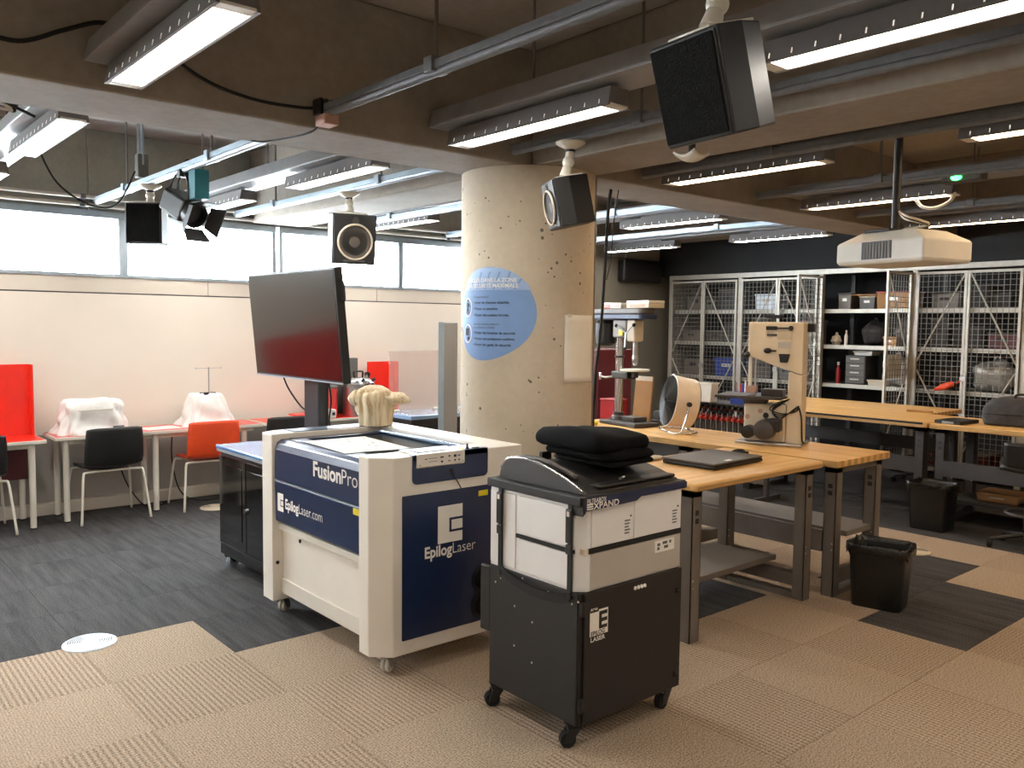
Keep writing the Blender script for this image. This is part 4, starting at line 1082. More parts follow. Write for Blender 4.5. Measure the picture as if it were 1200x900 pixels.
MB().box(-0.16, 0.14, -0.10, 0.10, 0.0, 0.035).build('lower_tray', 'white_plastic', bk, bevel=0.004)
MB().box(-0.155, 0.135, -0.095, 0.095, 0.035, 0.055).build('red_lid', 'red_lam', bk, bevel=0.004)
hb = thing('small_white_device', 'small white device with a black socket beside the stump sculpture', 'device', (4.22, 7.80, 0.736))
MB().box(-0.06, 0.05, -0.05, 0.05, 0, 0.09).build('body', 'white_plastic', hb, bevel=0.012)
MB().box(0.0, 0.03, -0.056, -0.05, 0.03, 0.06).build('socket', 'black_plastic', hb)

# ---------------------------------------------------------------- floor vents
def vent(x, y, label, m_='vent_white', r=0.133):
    t = thing('floor_vent', label, 'vent', (x, y, 0))
    MB().lathe([(r, 0.0), (r, 0.004), (r-0.012, 0.010), (r-0.02, 0.012), (0.0, 0.012)], 48).build('cover', m_, t, smooth='auto')
    b = MB()
    for k in range(6):
        rr_ = 0.045+0.0115*k
        for a0 in (0.0, math.pi):
            n = 8; a = [a0+(-0.62+1.24*i/n) for i in range(n+1)]
            for i in range(n):
                b.add([(rr_*math.cos(a[i]), rr_*math.sin(a[i]), 0.0125), (rr_*math.cos(a[i+1]), rr_*math.sin(a[i+1]), 0.0125), ((rr_+0.005)*math.cos(a[i+1]), (rr_+0.005)*math.sin(a[i+1]), 0.0125), ((rr_+0.005)*math.cos(a[i]), (rr_+0.005)*math.sin(a[i]), 0.0125)], [(0,1,2,3)])
    b.m = Matrix.Identity(4)
    o = b.build('air_slots', 'ink', t, kind='stuff'); o.rotation_euler.z = yaw-math.pi/2
vent(1.16, 4.775, 'round white slotted floor vent on the edge of the beige and dark carpet')
vent(2.94, 7.62, 'round floor vent on the dark carpet beside the orange chair', 'shelf_cream')
vent(6.56, 2.86, 'round floor vent beside the near waste bin', 'shelf_cream')
vent(6.97, 4.78, 'round floor vent under the far end of the saw bench', 'shelf_cream')

# floor cables under the wall tables
for k, (lb, pts) in enumerate((('thin black cable hanging under the dull red table between its legs', [(2.2, 8.17, 0.70), (2.24, 8.1, 0.45), (2.32, 8.08, 0.2), (2.45, 8.02, 0.012), (2.62, 8.03, 0.008)]),
                               ('black cable lying on the floor behind the orange chair', [(2.75, 8.17, 0.68), (2.72, 8.1, 0.4), (2.78, 8.05, 0.1), (2.95, 7.98, 0.009), (3.3, 8.0, 0.008)]))):
    o = MB().tube(smoothpath(pts, 8), 0.006, 6).build('floor_cable', 'black_rubber', smooth=True); tag(o, lb, 'cable')
# ================================================================ WORKBENCHES
def bench(name_label, x0, y0, lx, ly, rz=0.0, top='butcher_x', zt=0.885, shelf=(0.45, 0.2), leg='bench_grey', stringer=True, legs_along='x', rnd=0.0, legpos=None, front='lo'):
    """x0, y0: corner; lx, ly: size; leg frames stand at the two ends of the long axis"""
    t = thing('workbench', name_label, 'workbench', (x0, y0, 0), rz)
    MB().box(0, lx, 0, ly, zt-0.045, zt).build('butcher_block_top', top, t, bevel=0.006 if not rnd else rnd, seg=4)
    lng = lx if legs_along == 'x' else ly; dep = ly if legs_along == 'x' else lx
    def bx(a0, a1, d0, d1, z0, z1, b):
        if legs_along == 'x': b.box(a0, a1, d0, d1, z0, z1)
        else: b.box(d0, d1, a0, a1, z0, z1)
        return b
    for e in (legpos or (0.04, lng-0.12)):
        for d0 in (0.05, dep-0.13):
            b = MB()
            # C-channel leg
            bx(e, e+0.08, d0, d0+0.005, 0.0, zt-0.05, b); bx(e, e+0.005, d0, d0+0.075, 0.0, zt-0.05, b); bx(e+0.075, e+0.08, d0, d0+0.075, 0.0, zt-0.05, b)
            lg = b.build('leg', leg, t)
            b = MB()
            for z in (0.70, 0.655):
                bx(e+0.025, e+0.055, d0-0.002, d0+0.0005, z, z+0.028, b)
            b.build('leg_slot', 'ink', lg)
            b = MB()
            for z in (0.30, 0.34): bx(e+0.012, e+0.020, d0-0.003, d0+0.0005, z, z+0.008, b)
            b.build('bolt', 'screw', lg)
        b = MB(); bx(e, e+0.08, 0.05, dep-0.05, zt-0.085, zt-0.05, b); b.build('top_bracket', leg, t)
        b = MB(); bx(e+0.005, e+0.075, 0.06, dep-0.06, 0.0, 0.035, b); b.build('foot_rail', leg, t)
        b = MB(); bx(e+0.01, e+0.07, 0.06, dep-0.06, 0.08, 0.16, b); b.build('cross_rail', leg, t)
    if stringer:
        b = MB(); z = stringer if not isinstance(stringer, bool) else 0.30
        d = dep-0.12 if front == 'lo' else 0.05
        bx(0.12, lng-0.12, d, d+0.03, z, z+0.14, b); b.build('stringer', leg, t)
    if shelf:
        d0 = dep*shelf[0]; b = MB()
        bx(0.05, lng-0.05, d0, dep-0.06, shelf[1], shelf[1]+0.035, b); b.build('lower_shelf', leg, t, bevel=0.004)
    return t
bench('butcher block bench with rounded front edge holding the flat black laptop', 3.60, 2.70, 1.30, 0.75, 0.0, 'butcher_x', shelf=(0.38, 0.205), stringer=False, rnd=0.018)
b2r = R_(5)
bench('long butcher block bench carrying the band saw, drum fan and drill press', 4.95, 2.64, 0.70, 2.55, -b2r*0.0, 'butcher_y', legs_along='y', shelf=(0.35, 0.36), stringer=0.28, legpos=(0.03, 1.2, 2.43), front='hi')
bench('far butcher block bench running along the storage cage', 7.66, 3.265, 0.85, 1.95, 0.0, 'butcher_y', leg='bench_dark', legs_along='y', shelf=None, stringer=0.42, front='hi')
bench('far butcher block bench under the dark grey bag', 7.66, 1.40, 0.85, 1.845, 0.0, 'butcher_y', leg='bench_dark', legs_along='y', shelf=(0.3, 0.16), stringer=0.42, front='hi')
bench('rear butcher block bench pushed against the back of the far bench', 8.53, 3.62, 0.80, 1.95, 0.0, 'butcher_y', leg='bench_dark', legs_along='y', shelf=None, stringer=0.42)
o = MB().box(7.653, 7.659, 3.30, 5.2, 0.868, 0.886).build('bench_edge_strip', 'black_rubber'); tag(o, 'black strip along the front edge of the far bench', 'edge strip')

# laptop with charger on the near bench
lp = thing('laptop', 'closed dark laptop with a small white label on the near bench', 'laptop', (4.28, 3.09, 0.8855), R_(3))
MB().box(-0.265, 0.265, -0.185, 0.185, 0.004, 0.024).build('base', 'black_plastic', lp, bevel=0.006)
MB().box(-0.265, 0.265, -0.182, 0.19, 0.026, 0.038).build('lid', 'laptop_grey', lp, bevel=0.005, seg=3)
MB().cyl((0.262, -0.16, 0.022), (0.262, 0.16, 0.022), 0.017, n=12).build('hinge', 'black_plastic', lp, smooth='auto')
MB().box(-0.09, -0.03, -0.155, -0.130, 0.038, 0.0388).build('label_sticker', 'white_print', lp)
for sx in (-0.22, 0.2):
    for sy in (-0.15, 0.15): MB().cyl((sx, sy, 0), (sx, sy, 0.004), 0.012, n=10).build('rubber_foot', 'black_rubber', lp)
ch_ = thing('power_adapter', 'coiled black power cable lying beside the laptop', 'cable', (4.68, 3.17, 0.8855))
MB().tube([(0.055*math.cos(t)*(1+0.1*math.sin(3*t)), 0.045*math.sin(t), 0.011+0.004*math.sin(2*t)+0.009*(t/6.3 > 1)) for t in [i*0.42 for i in range(29)]], 0.009, 8).build('coil', 'black_rubber', ch_, smooth=True)
gl = thing('work_gloves', 'dark safety glasses and cream rag on the corner of the near bench', 'rag', (4.02, 3.37, 0.8855), 0.2)
MB().ball((0.06, 0, 0.012), 0.06, 14, 6, (1.2, 0.7, 0.22), lambda d: 1+0.2*math.sin(7*d.x)*math.cos(5*d.y)).build('rag', 'shelf_cream', gl, smooth=True)
MB().ball((-0.03, 0.01, 0.012), 0.04, 12, 6, (1.2, 0.8, 0.3)).build('lens', 'black_gloss', gl, smooth=True)
o = MB().tube(smoothpath([(4.938, 4.31, 0.893), (4.935, 4.31, 0.86), (4.932, 4.31, 0.72), (4.932, 4.28, 0.5), (4.93, 4.25, 0.2), (4.92, 4.2, 0.008)], 6), 0.006, 6).build('fan_cable', 'black_rubber', smooth=True)
tag(o, 'black cable of the drum fan hanging over the bench edge', 'cable')

# ================================================================ DRUM FAN
fan = thing('drum_fan', 'cream high velocity drum fan with black grille on a bent wire stand', 'fan', (5.33, 4.17, 0.886), R_(146))
fan.scale = (0.92, 0.92, 0.92)
# local: +x = blowing direction
Mf = Matrix.Translation((0, 0, 0.255)) @ Matrix.Rotation(R_(-9), 4, 'Y')
b = MB(Mf); b.lathe([(0.205, -0.10), (0.212, -0.09), (0.214, 0.0), (0.222, 0.085), (0.226, 0.105), (0.216, 0.108), (0.206, 0.0), (0.198, -0.10)], 48, (0,0,0), 'x')
drum = b.build('drum', 'fan_white', fan, smooth='auto')
b = MB(Mf)
for k in range(17):
    r = 0.02+0.0122*k; dxx = 0.112+0.024*(1-(r/0.215)**2)
    b.tube([(dxx, r*math.cos(t), r*math.sin(t)) for t in [2*math.pi*i/40 for i in range(40)]], 0.0036, 5, closed=True)
for k in range(12):
    a = 2*math.pi*k/12; b.tube([(0.112+0.024*(1-(r/0.215)**2), r*math.cos(a), r*math.sin(a)) for r in (0.02, 0.08, 0.14, 0.19, 0.218)], 0.003, 5)
b.build('front_grille', 'black_paint', fan)
b = MB(Mf)
for k in range(6):
    r = 0.03+0.034*k; b.tube([(-0.104, r*math.cos(t), r*math.sin(t)) for t in [2*math.pi*i/32 for i in range(32)]], 0.003, 5, closed=True)
for k in range(8):
    a = 2*math.pi*k/8; b.tube([(-0.104, r*math.cos(a), r*math.sin(a)) for r in (0.02, 0.1, 0.2)], 0.003, 5)
b.build('rear_grille', 'black_paint', fan)
for k in range(4):
    a0 = k*math.pi/2
    def blade(s, t):
        r = 0.04+0.15*t; a = a0+(s-0.5)*(0.9-0.1*t)
        return (0.03*(s-0.5)*2*(1-0.3*t), r*math.cos(a), r*math.sin(a))
    b = MB(Mf); b.grid(blade, 6, 6); b.build('blade', 'black_rubber', fan, smooth=True, solid=0.003)
MB(Mf).cyl((-0.095, 0, 0), (0.05, 0, 0), 0.045, n=20).build('motor_hub', 'black_plastic', fan, smooth='auto')
for s in (-1, 1):
    MB().tube(smoothpath([(0.0, s*0.228, 0.255), (0.02, s*0.228, 0.15), (0.06, s*0.226, 0.03), (0.10, s*0.215, 0.010), (0.13, s*0.15, 0.009), (0.13, 0, 0.009)], 6), 0.008, 8).build('stand_wire', 'chrome', fan, smooth=True)
    MB().tube(smoothpath([(0.07, s*0.224, 0.012), (-0.02, s*0.215, 0.009), (-0.10, s*0.15, 0.009), (-0.10, 0, 0.009)], 6), 0.008, 8).build('stand_foot_wire', 'chrome', fan, smooth=True)
    kb = MB(); kb.cyl((0, s*0.212, 0.255), (0, s*0.25, 0.255), 0.020, n=14); kb.build('tilt_knob', 'black_plastic', fan, smooth='auto')

b = MB(Mf); b.lathe([(0.2015, -0.095), (0.2045, 0.0), (0.213, 0.100), (0.2105, 0.100), (0.202, 0.0), (0.199, -0.095)], 48, (0,0,0), 'x'); b.build('drum_lining', 'black_rubber', fan, smooth='auto')
# ================================================================ BAND SAW
bs = thing('band_saw', 'cream bench band saw with black motor and small cast table', 'band saw', (5.38, 3.34, 0.886), R_(20))
# local: faces -x; y+ = throat side
def P(y, z): return (y, z)
b = MB(); b.prism([(-0.18, 0.50), (-0.06, 0.535), (0.20, 0.625), (0.20, 0.868), (-0.18, 0.868)], 'x', -0.10, 0.09)
uh = b.build('upper_wheel_case', 'saw_cream', bs, bevel=0.010, seg=3)
b = MB(); b.prism([(-0.18, 0.0), (-0.075, 0.0), (-0.085, 0.52), (-0.18, 0.50)], 'x', -0.095, 0.085); b.build('spine', 'saw_cream', bs, bevel=0.008)
b = MB(); b.box(-0.10, 0.09, -0.075, 0.215, 0.02, 0.285); lh = b.build('lower_wheel_case', 'saw_cream', bs, bevel=0.010, seg=3)
b = MB(); b.box(-0.16, 0.14, -0.20, 0.26, 0.0, 0.018); b.build('base_plate', 'steel', bs, bevel=0.004)
b = MB(); b.box(-0.22, 0.12, -0.065, 0.40, 0.325, 0.345); b.build('saw_table', 'cast_iron', bs, bevel=0.004)
b = MB(); b.box(-0.14, -0.02, -0.06, 0.09, 0.346, 0.395); b.build('rip_fence', 'cast_iron', bs, bevel=0.003)
b = MB(); b.prism([(0.10, 0.21), (0.20, 0.21), (0.24, 0.324), (0.06, 0.324)], 'x', -0.09, 0.02); b.build('table_trunnion', 'cast_iron', bs, bevel=0.006)
b = MB(); b.box(-0.075, -0.045, 0.175, 0.20, 0.40, 0.64); b.build('blade_guard', 'white_metal', bs, bevel=0.002)
b = MB(); b.box(-0.065, -0.055, 0.145, 0.155, 0.345, 0.64); b.build('blade', 'steel', bs)
b = MB(); b.box(-0.085, -0.03, 0.14, 0.215, 0.36, 0.41); b.build('blade_guide', 'tape_pink', bs, bevel=0.003)
b = MB(); b.ball((-0.115, 0.20, 0.635), 0.022, 12, 8, (1, 1, 1)); b.cyl((-0.11, 0.20, 0.61), (-0.11, 0.20, 0.635), 0.01, n=8); b.build('guide_knob', 'black_plastic', bs, smooth=True)
b = MB(); b.box(-0.112, -0.10, 0.00, 0.075, 0.812, 0.838); b.cyl((-0.11, 0.0, 0.825), (-0.11, -0.085, 0.825), 0.006, n=8); b.ball((-0.112, -0.095, 0.825), 0.018, 10, 6); b.build('tension_lever', 'black_plastic', uh)
b = MB(); b.box(-0.106, -0.10, 0.0, 0.07, 0.768, 0.785); b.build('maker_plate', 'bench_dark', uh)
b = MB(); b.box(-0.104, -0.10, -0.10, -0.005, 0.745, 0.80); b.build('warning_sign', 'shelf_cream', uh)
b = MB(); b.box(-0.104, -0.10, -0.095, -0.01, 0.685, 0.728); b.build('rating_sign', 'filter_grey', uh)
b = MB(); b.ball((-0.112, 0.06, 0.665), 0.022, 12, 8, (0.8, 1.3, 0.9)); b.cyl((-0.108, 0.05, 0.665), (-0.108, 0.0, 0.665), 0.006, n=8); b.build('lock_knob', 'black_plastic', uh, smooth=True)
b = MB(); b.prism([(-0.095, 0.645), (-0.02, 0.645), (-0.03, 0.585), (-0.08, 0.585)], 'x', -0.125, -0.10); b.build('switch_box', 'black_plastic', uh, bevel=0.003)
b = MB(); b.cyl((0.0, 0.04, 0.868), (0.0, 0.04, 0.895), 0.010, n=8).box(-0.02, 0.02, -0.02, 0.10, 0.895, 0.92); b.build('tension_handle', 'black_plastic', bs, bevel=0.005)
b = MB(); b.box(0.03, 0.10, -0.225, -0.18, 0.80, 0.86); b.build('rear_box', 'black_plastic', bs, bevel=0.005)
b = MB(); b.lathe([(0.05, -0.25), (0.068, -0.24), (0.072, -0.20), (0.072, -0.12), (0.05, -0.101)], 22, (0, 0.045, 0.115), 'x'); b.build('motor', 'bench_dark', bs, smooth='auto')
b = MB(); b.box(-0.22, -0.101, -0.06, 0.03, 0.10, 0.19); b.build('motor_box', 'black_paint', bs, bevel=0.012)
b = MB(); b.lathe([(0.02, -0.21), (0.045, -0.20), (0.045, -0.12), (0.03, -0.101)], 18, (0, 0.165, 0.09), 'x'); b.build('dust_port', 'black_plastic', bs, smooth='auto')
for y, z in ((0.10, 0.235), (0.19, 0.19)):
    b = MB(); b.cyl((-0.103, y, z), (-0.10, y, z), 0.018, n=12); b.build('warning_disc', 'tape_pink', lh)
b = MB(); b.cyl((-0.104, 0.06, 0.205), (-0.10, 0.06, 0.205), 0.020, n=14).box(-0.108, -0.103, 0.05, 0.07, 0.20, 0.225); b.build('door_latch', 'black_plastic', lh)
b = MB(); b.cyl((-0.103, 0.17, 0.80), (-0.10, 0.17, 0.80), 0.007, n=8); b.build('screw', 'screw', uh)
b = MB()
for k in range(4):
    b.tube(smoothpath([(-0.10, -0.10, 0.33), (-0.125, -0.02+0.01*k, 0.30-0.02*k), (-0.12, 0.03-0.02*k, 0.25-0.02*k), (-0.12, -0.06, 0.225-0.01*k), (-0.12, -0.15, 0.245+0.01*k), (-0.105, -0.165, 0.28)], 6), 0.004, 6)
b.build('coiled_cord', 'black_rubber', bs, smooth=True)
b = MB(); b.tube(smoothpath([(-0.10, -0.165, 0.27), (-0.11, -0.185, 0.2), (-0.09, -0.19, 0.05), (-0.07, -0.2, 0.0205)], 6), 0.006, 6); b.build('hanging_cord', 'black_rubber', bs, smooth=True)

# ================================================================ DRILL PRESS
dp = thing('drill_press', 'bench drill press with navy belt cover and steel column', 'drill press', (5.36, 4.85, 0.886), R_(-8))
# local: y+ = motor side, y- = chuck side
MB().box(-0.13, 0.13, -0.36, 0.10, 0.0, 0.035).build('base', 'bench_dark', dp, bevel=0.008)
MB().box(-0.05, 0.09, -0.26, -0.10, 0.036, 0.075).build('drill_vice', 'cast_iron', dp, bevel=0.004)
MB().cyl((0, 0, 0.035), (0, 0, 0.80), 0.034, n=24).build('column', 'chrome', dp, smooth='auto')
MB().lathe([(0.07, 0.035), (0.065, 0.06), (0.045, 0.075), (0.045, 0.10)], 20).build('column_flange', 'cast_iron', dp, smooth='auto')
MB().box(-0.050, 0.055, -0.245, -0.135, 0.70, 0.884).build('head', 'shelf_cream', dp, bevel=0.02, seg=3)
MB().box(-0.045, 0.05, -0.132, 0.05, 0.73, 0.884).build('head_casting', 'bench_grey', dp, bevel=0.015, seg=3)
b = MB(); b.prism(rrect(-0.10, 0.10, -0.40, 0.32, 0.08, 5), 'z', 0.885, 0.925); hcv = b.build('belt_cover', 'navy', dp, bevel=0.006)
b = MB(); b.prism(rrect(-0.092, 0.092, -0.385, 0.31, 0.075, 5), 'z', 0.925, 0.975); b.build('belt_cover_lid', 'laptop_grey', dp, bevel=0.012, seg=3)
b = MB(); b.lathe([(0.05, 0.66), (0.085, 0.68), (0.09, 0.75), (0.09, 0.85), (0.06, 0.88)], 20, (-0.01, 0.175, 0)); b.build('motor', 'black_plastic', dp, smooth='auto')
MB().box(-0.085, -0.06, 0.13, 0.21, 0.74, 0.82).build('motor_terminal_box', 'black_plastic', dp, bevel=0.004)
MB().box(-0.058, -0.054, -0.10, -0.05, 0.75, 0.80).build('yellow_label', 'yellow', dp)
b = MB(); b.cyl((0, -0.20, 0.55), (0, -0.20, 0.72), 0.022, n=16).lathe([(0.012, 0.50), (0.020, 0.515), (0.026, 0.54), (0.026, 0.575), (0.02, 0.59)], 16, (0, -0.20, 0)); b.build('quill_and_chuck', 'steel', dp, smooth='auto')
for k in range(3):
    a = k*2.094+0.5
    q = MB().cyl((-0.065, -0.15, 0.77), (-0.075, -0.15+0.13*math.cos(a), 0.77+0.13*math.sin(a)), 0.006, n=6).build('feed_handle', 'steel', dp)
    MB().ball((-0.075, -0.15+0.13*math.cos(a), 0.77+0.13*math.sin(a)), 0.016, 10, 6).build('handle_ball', 'black_plastic', q, smooth=True)
MB().lathe([(0.118, 0.455), (0.122, 0.46), (0.122, 0.472), (0.0, 0.473)], 28, (0, -0.20, 0)).build('drill_table', 'white_metal', dp, smooth='auto')
MB().box(-0.05, 0.05, -0.16, 0.05, 0.385, 0.445).cyl((0, -0.2, 0.40), (0, -0.2, 0.455), 0.03, n=12).build('table_arm', 'cast_iron', dp, bevel=0.008)
MB().tube([(-0.06, 0.02, 0.40), (-0.09, 0.08, 0.39), (-0.10, 0.13, 0.40)], 0.009, 8).cyl((-0.10, 0.13, 0.37), (-0.10, 0.13, 0.43), 0.012, n=8).build('table_crank', 'steel', dp, smooth=True)
MB().cyl((0.0, 0.045, 0.10), (0.0, 0.045, 0.70), 0.006, n=6).build('gear_rack', 'steel', dp)
MB().lathe([(0.037, 0.56), (0.042, 0.563), (0.042, 0.575), (0.037, 0.578)], 20).build('rack_collar', 'black_plastic', dp)
for nm, lb, loc, sz, m_ in (('drill_bit_box', 'wide cream printed box lying on the drill press belt cover', (5.35, 4.57, 1.863), (0.085, 0.135, 0.06), 'shelf_cream'),
                           ('drill_bit_box', 'small flat pale box on the drill press belt cover', (5.36, 4.85, 1.863), (0.06, 0.07, 0.045), 'white_plastic'),
                           ('drill_bit_box', 'red and white box on the motor end of the drill press cover', (5.385, 4.985, 1.863), (0.05, 0.05, 0.05), 'red_pink')):
    t = thing(nm, lb, 'box', loc, R_(-8))
    MB().box(-sz[0], sz[0], -sz[1], sz[1], 0, sz[2]*0.62).build('tray', m_, t, bevel=0.003)
    MB().box(-sz[0]-0.001, sz[0]+0.001, -sz[1]-0.001, sz[1]+0.001, sz[2]*0.62, sz[2]).build('lid', 'white_plastic' if m_ != 'white_plastic' else 'paper', t, bevel=0.003)
    MB().box(-sz[0]-0.002, -sz[0], -sz[1]*0.7, sz[1]*0.7, 0.008, sz[2]*0.5).build('print', 'tape_pink', t)
yg = thing('yellow_gloves', 'yellow crumpled glove on the bench at the foot of the drill press', 'glove', (5.08, 4.98, 0.886))
MB().ball((0, 0, 0.03), 0.07, 18, 10, (0.8, 1.2, 0.42), lambda d: 1+0.18*math.sin(7*d.x+3)*math.sin(6*d.y)).build('palm', 'yellow', yg, smooth=True)
for k in range(4): MB().tube(smoothpath([(-0.03+0.01*k, -0.05, 0.025), (-0.05+0.02*k, -0.10, 0.04-0.005*k), (-0.05+0.025*k, -0.13, 0.014)], 4), 0.014, 8).build('finger', 'yellow', yg, smooth=True)
rb = thing('red_box', 'bright red metal box standing behind the drill press', 'box', (5.56, 5.07, 0.886))
MB().box(-0.09, 0.07, -0.07, 0.10, 0, 0.17).build('body', 'red_dark', rb, bevel=0.006)
MB().box(-0.095, 0.075, -0.075, 0.105, 0.17, 0.185).build('lid', 'red_dark', rb, bevel=0.004)
rc = thing('red_cabinet', 'tall dark red tool cabinet behind the drill press', 'cabinet', (6.35, 6.15, 0), 0)
MB().box(-0.25, 0.25, -0.35, 0.35, 0.06, 1.48).build('body', 'maroon', rc, bevel=0.01)
for k in range(5): 
    d_ = MB().box(-0.258, -0.25, -0.33, 0.33, 0.10+0.27*k, 0.35+0.27*k).build('drawer', 'maroon', rc, bevel=0.003)
    MB().box(-0.27, -0.258, -0.12, 0.12, 0.30+0.27*k, 0.315+0.27*k).build('pull', 'steel', d_)
MB().box(-0.24, 0.24, -0.34, 0.34, 0, 0.06).build('plinth', 'black_plastic', rc)
wb = thing('plywood_offcut', 'plywood board leaning upright behind the drill press column', 'board', (5.58, 4.80, 0.886))
MB(Matrix.Rotation(R_(6), 4, 'Y')).box(0, 0.018, -0.10, 0.09, 0.002, 0.40).build('board', 'cardboard', wb, bevel=0.002)
MB(Matrix.Rotation(R_(6), 4, 'Y')).box(-0.002, 0.0, -0.10, 0.09, 0.36, 0.40).build('veneer_edge', 'shelf_cream', wb)
mv = thing('machine_vice', 'dark machine vice on the bench between drill press and fan', 'vice', (5.56, 4.54, 0.886))
MB().box(-0.045, 0.06, -0.10, 0.08, 0, 0.045).build('base', 'bench_dark', mv, bevel=0.006)
MB().box(-0.04, 0.05, 0.0, 0.06, 0.045, 0.12).box(-0.04, 0.05, -0.09, -0.04, 0.045, 0.11).build('jaw', 'cast_iron', mv, bevel=0.005)
MB().cyl((0.0, -0.14, 0.07), (0.0, 0.0, 0.07), 0.01, n=8).build('screw_spindle', 'steel', mv)
# ================================================================ STORAGE CAGE
GX, GD = 10.0, 0.86
GZ = 2.42
cage = thing('storage_cage', 'long grey storage cage with wire mesh doors and shelves along the back wall', 'storage cage', (GX, 5.1, 0))
A = lambda: at(GX, 5.1, 0)
bays = [8.05, 6.85, 5.645, 4.465, 3.29, 2.10]
for y in bays:
    b = A(); b.box(GX-0.005, GX+0.045, y-0.03, y+0.03, 0, GZ); b.build('post', 'cage_grey', cage, bevel=0.004)
    b = A(); b.box(GX+GD-0.045, GX+GD, y-0.03, y+0.03, 0, GZ); b.build('rear_post', 'bench_dark', cage)
    if y in (8.05, 2.10):
        b = A(); b.box(GX, GX+GD, y-0.004, y+0.004, 0.05, GZ-0.02); b.build('end_sheet', 'cage_grey', cage)
b = A(); b.box(GX-0.008, GX+0.04, bays[-1], bays[0]+0.03, GZ-0.02, GZ+0.045); b.build('top_rail', 'cage_grey', cage, bevel=0.004)
for y1, y0 in zip(bays, bays[1:]):
    for z in (0.12, 1.02, 1.505, 1.955):
        b = A(); b.box(GX+0.06, GX+GD-0.05, y0+0.035, y1-0.035, z-0.03, z); sh = b.build('shelf', 'bench_dark', cage)
        b = A(); b.box(GX+0.05, GX+0.06, y0+0.032, y1-0.032, z-0.045, z+0.004); b.build('shelf_lip', 'cage_grey', sh)
def mesh_door(hx, hy, w_, ang, brace_up):
    """hinge at hx, hy; w_ signed width along +-y when shut; ang: opening angle"""
    s = 1 if w_ > 0 else -1; w_ = abs(w_)
    d = bpy.data.objects.new('door', None)
    # local frame: x along the door from the hinge, y = thickness, z up
    M_ = Matrix.Translation((hx-GX, hy-5.1, 0)) @ Matrix.Rotation(math.pi/2*s + (-s)*(-ang), 4, 'Z')
    z0, z1 = 0.10, GZ-0.045; t = 0.028
    b = MB(M_); b.box(0, t, -0.012, 0.012, z0, z1).box(w_-t, w_, -0.012, 0.012, z0, z1).box(t, w_-t, -0.012, 0.012, z1-t, z1).box(t, w_-t, -0.012, 0.012, z0, z0+t)
    fr = b.build('mesh_door', 'cage_grey', cage)
    b = MB(M_); st = 0.060; r = 0.0026
    x = t+st*0.6
    while x < w_-t: b.box(x-r, x+r, -r, r, z0+t, z1-t); x += st
    z = z0+t+st*0.6
    while z < z1-t: b.box(t, w_-t, -r, r, z-r, z+r); z += st
    b.build('wire_mesh', 'wire', fr, kind='stuff')
    zm = 1.30
    for a, c in (((t, zm+0.05), (w_-t, z1-t)), ((t, zm-0.05), (w_-t, z0+0.25))) if brace_up else (((w_-t, z1-t), (t, zm+0.05)), ((w_-t, z0+0.25), (t, zm-0.05))):
        b = MB(M_); b.tube([(a[0], 0.006, a[1]), (c[0], 0.006, c[1])], 0.009, 6); b.build('brace', 'cage_grey', fr)
    return fr
for k, (y1, y0) in enumerate(zip(bays, bays[1:])):
    hw_ = (y1-y0)/2-0.036
    op = R_(90) if k == 2 else 0.0
    mesh_door(GX-0.02, y1-0.033, -hw_, op if not op else R_(92), True)
    f = mesh_door(GX-0.02, y0+0.033, hw_, op if not op else R_(88), True)
    if k != 2:
        yc = (y0+y1)/2
        b = A(); b.box(GX-0.05, GX-0.034, yc-0.03, yc+0.03, 1.14, 1.19); b.tube([(GX-0.042, yc-0.018, 1.19), (GX-0.042, yc-0.018, 1.225), (GX-0.042, yc+0.018, 1.225), (GX-0.042, yc+0.018, 1.19)], 0.005, 6)
        b.build('padlock', 'steel', cage)

# ---------------------------------------------------------------- things stored in the cage
def crate(lb, loc, sz, m_, lidm=None, cat='box', name='storage_box', rz=0.0, card=True):
    t = thing(name, lb, cat, loc, rz)
    a, c, h = sz[0]/2, sz[1]/2, sz[2]
    b = MB(); b.prism([(-c*0.94, 0), (c*0.94, 0), (c, h), (-c, h)], 'x', -a, a); b.build('body', m_, t, bevel=0.006)
    MB().box(-a-0.008, a+0.008, -c-0.008, c+0.008, h, h+0.018).build('lid', lidm or m_, t, bevel=0.004)
    MB().box(-a-0.006, -a+0.001, -c*0.35, c*0.35, h*0.55, h*0.75).build('label_card' if card else 'grip', 'filter_grey' if card else 'black_plastic', t)
    return t
def lump_bag(lb, loc, r, sc_, m_, seed=1, cat='bag', name='cloth_bag'):
    t = thing(name, lb, cat, loc)
    rr = random.Random(seed); p = [rr.random()*6 for _ in range(4)]
    h = r*sc_[2]
    b = MB().ball((0, 0, h), r, 20, 12, sc_, lambda d: 1+0.10*math.sin(5*d.x+p[0])+0.10*math.sin(6*d.y+p[1])+0.08*math.sin(7*d.z+p[2]))
    b.v = [(q[0], q[1], max(0.0, q[2])) for q in b.v]; b.build('bulk', m_, t, smooth=True)
    MB().tube(smoothpath([(0, -r*0.2, 2*h*0.92), (0, -r*0.1, 2*h+0.03), (0, r*0.1, 2*h+0.03), (0, r*0.2, 2*h*0.92)], 4), 0.012, 6).build('handle', m_, t, smooth=True)
    return t
S1, S2, S3 = 1.0205, 1.5055, 1.9555
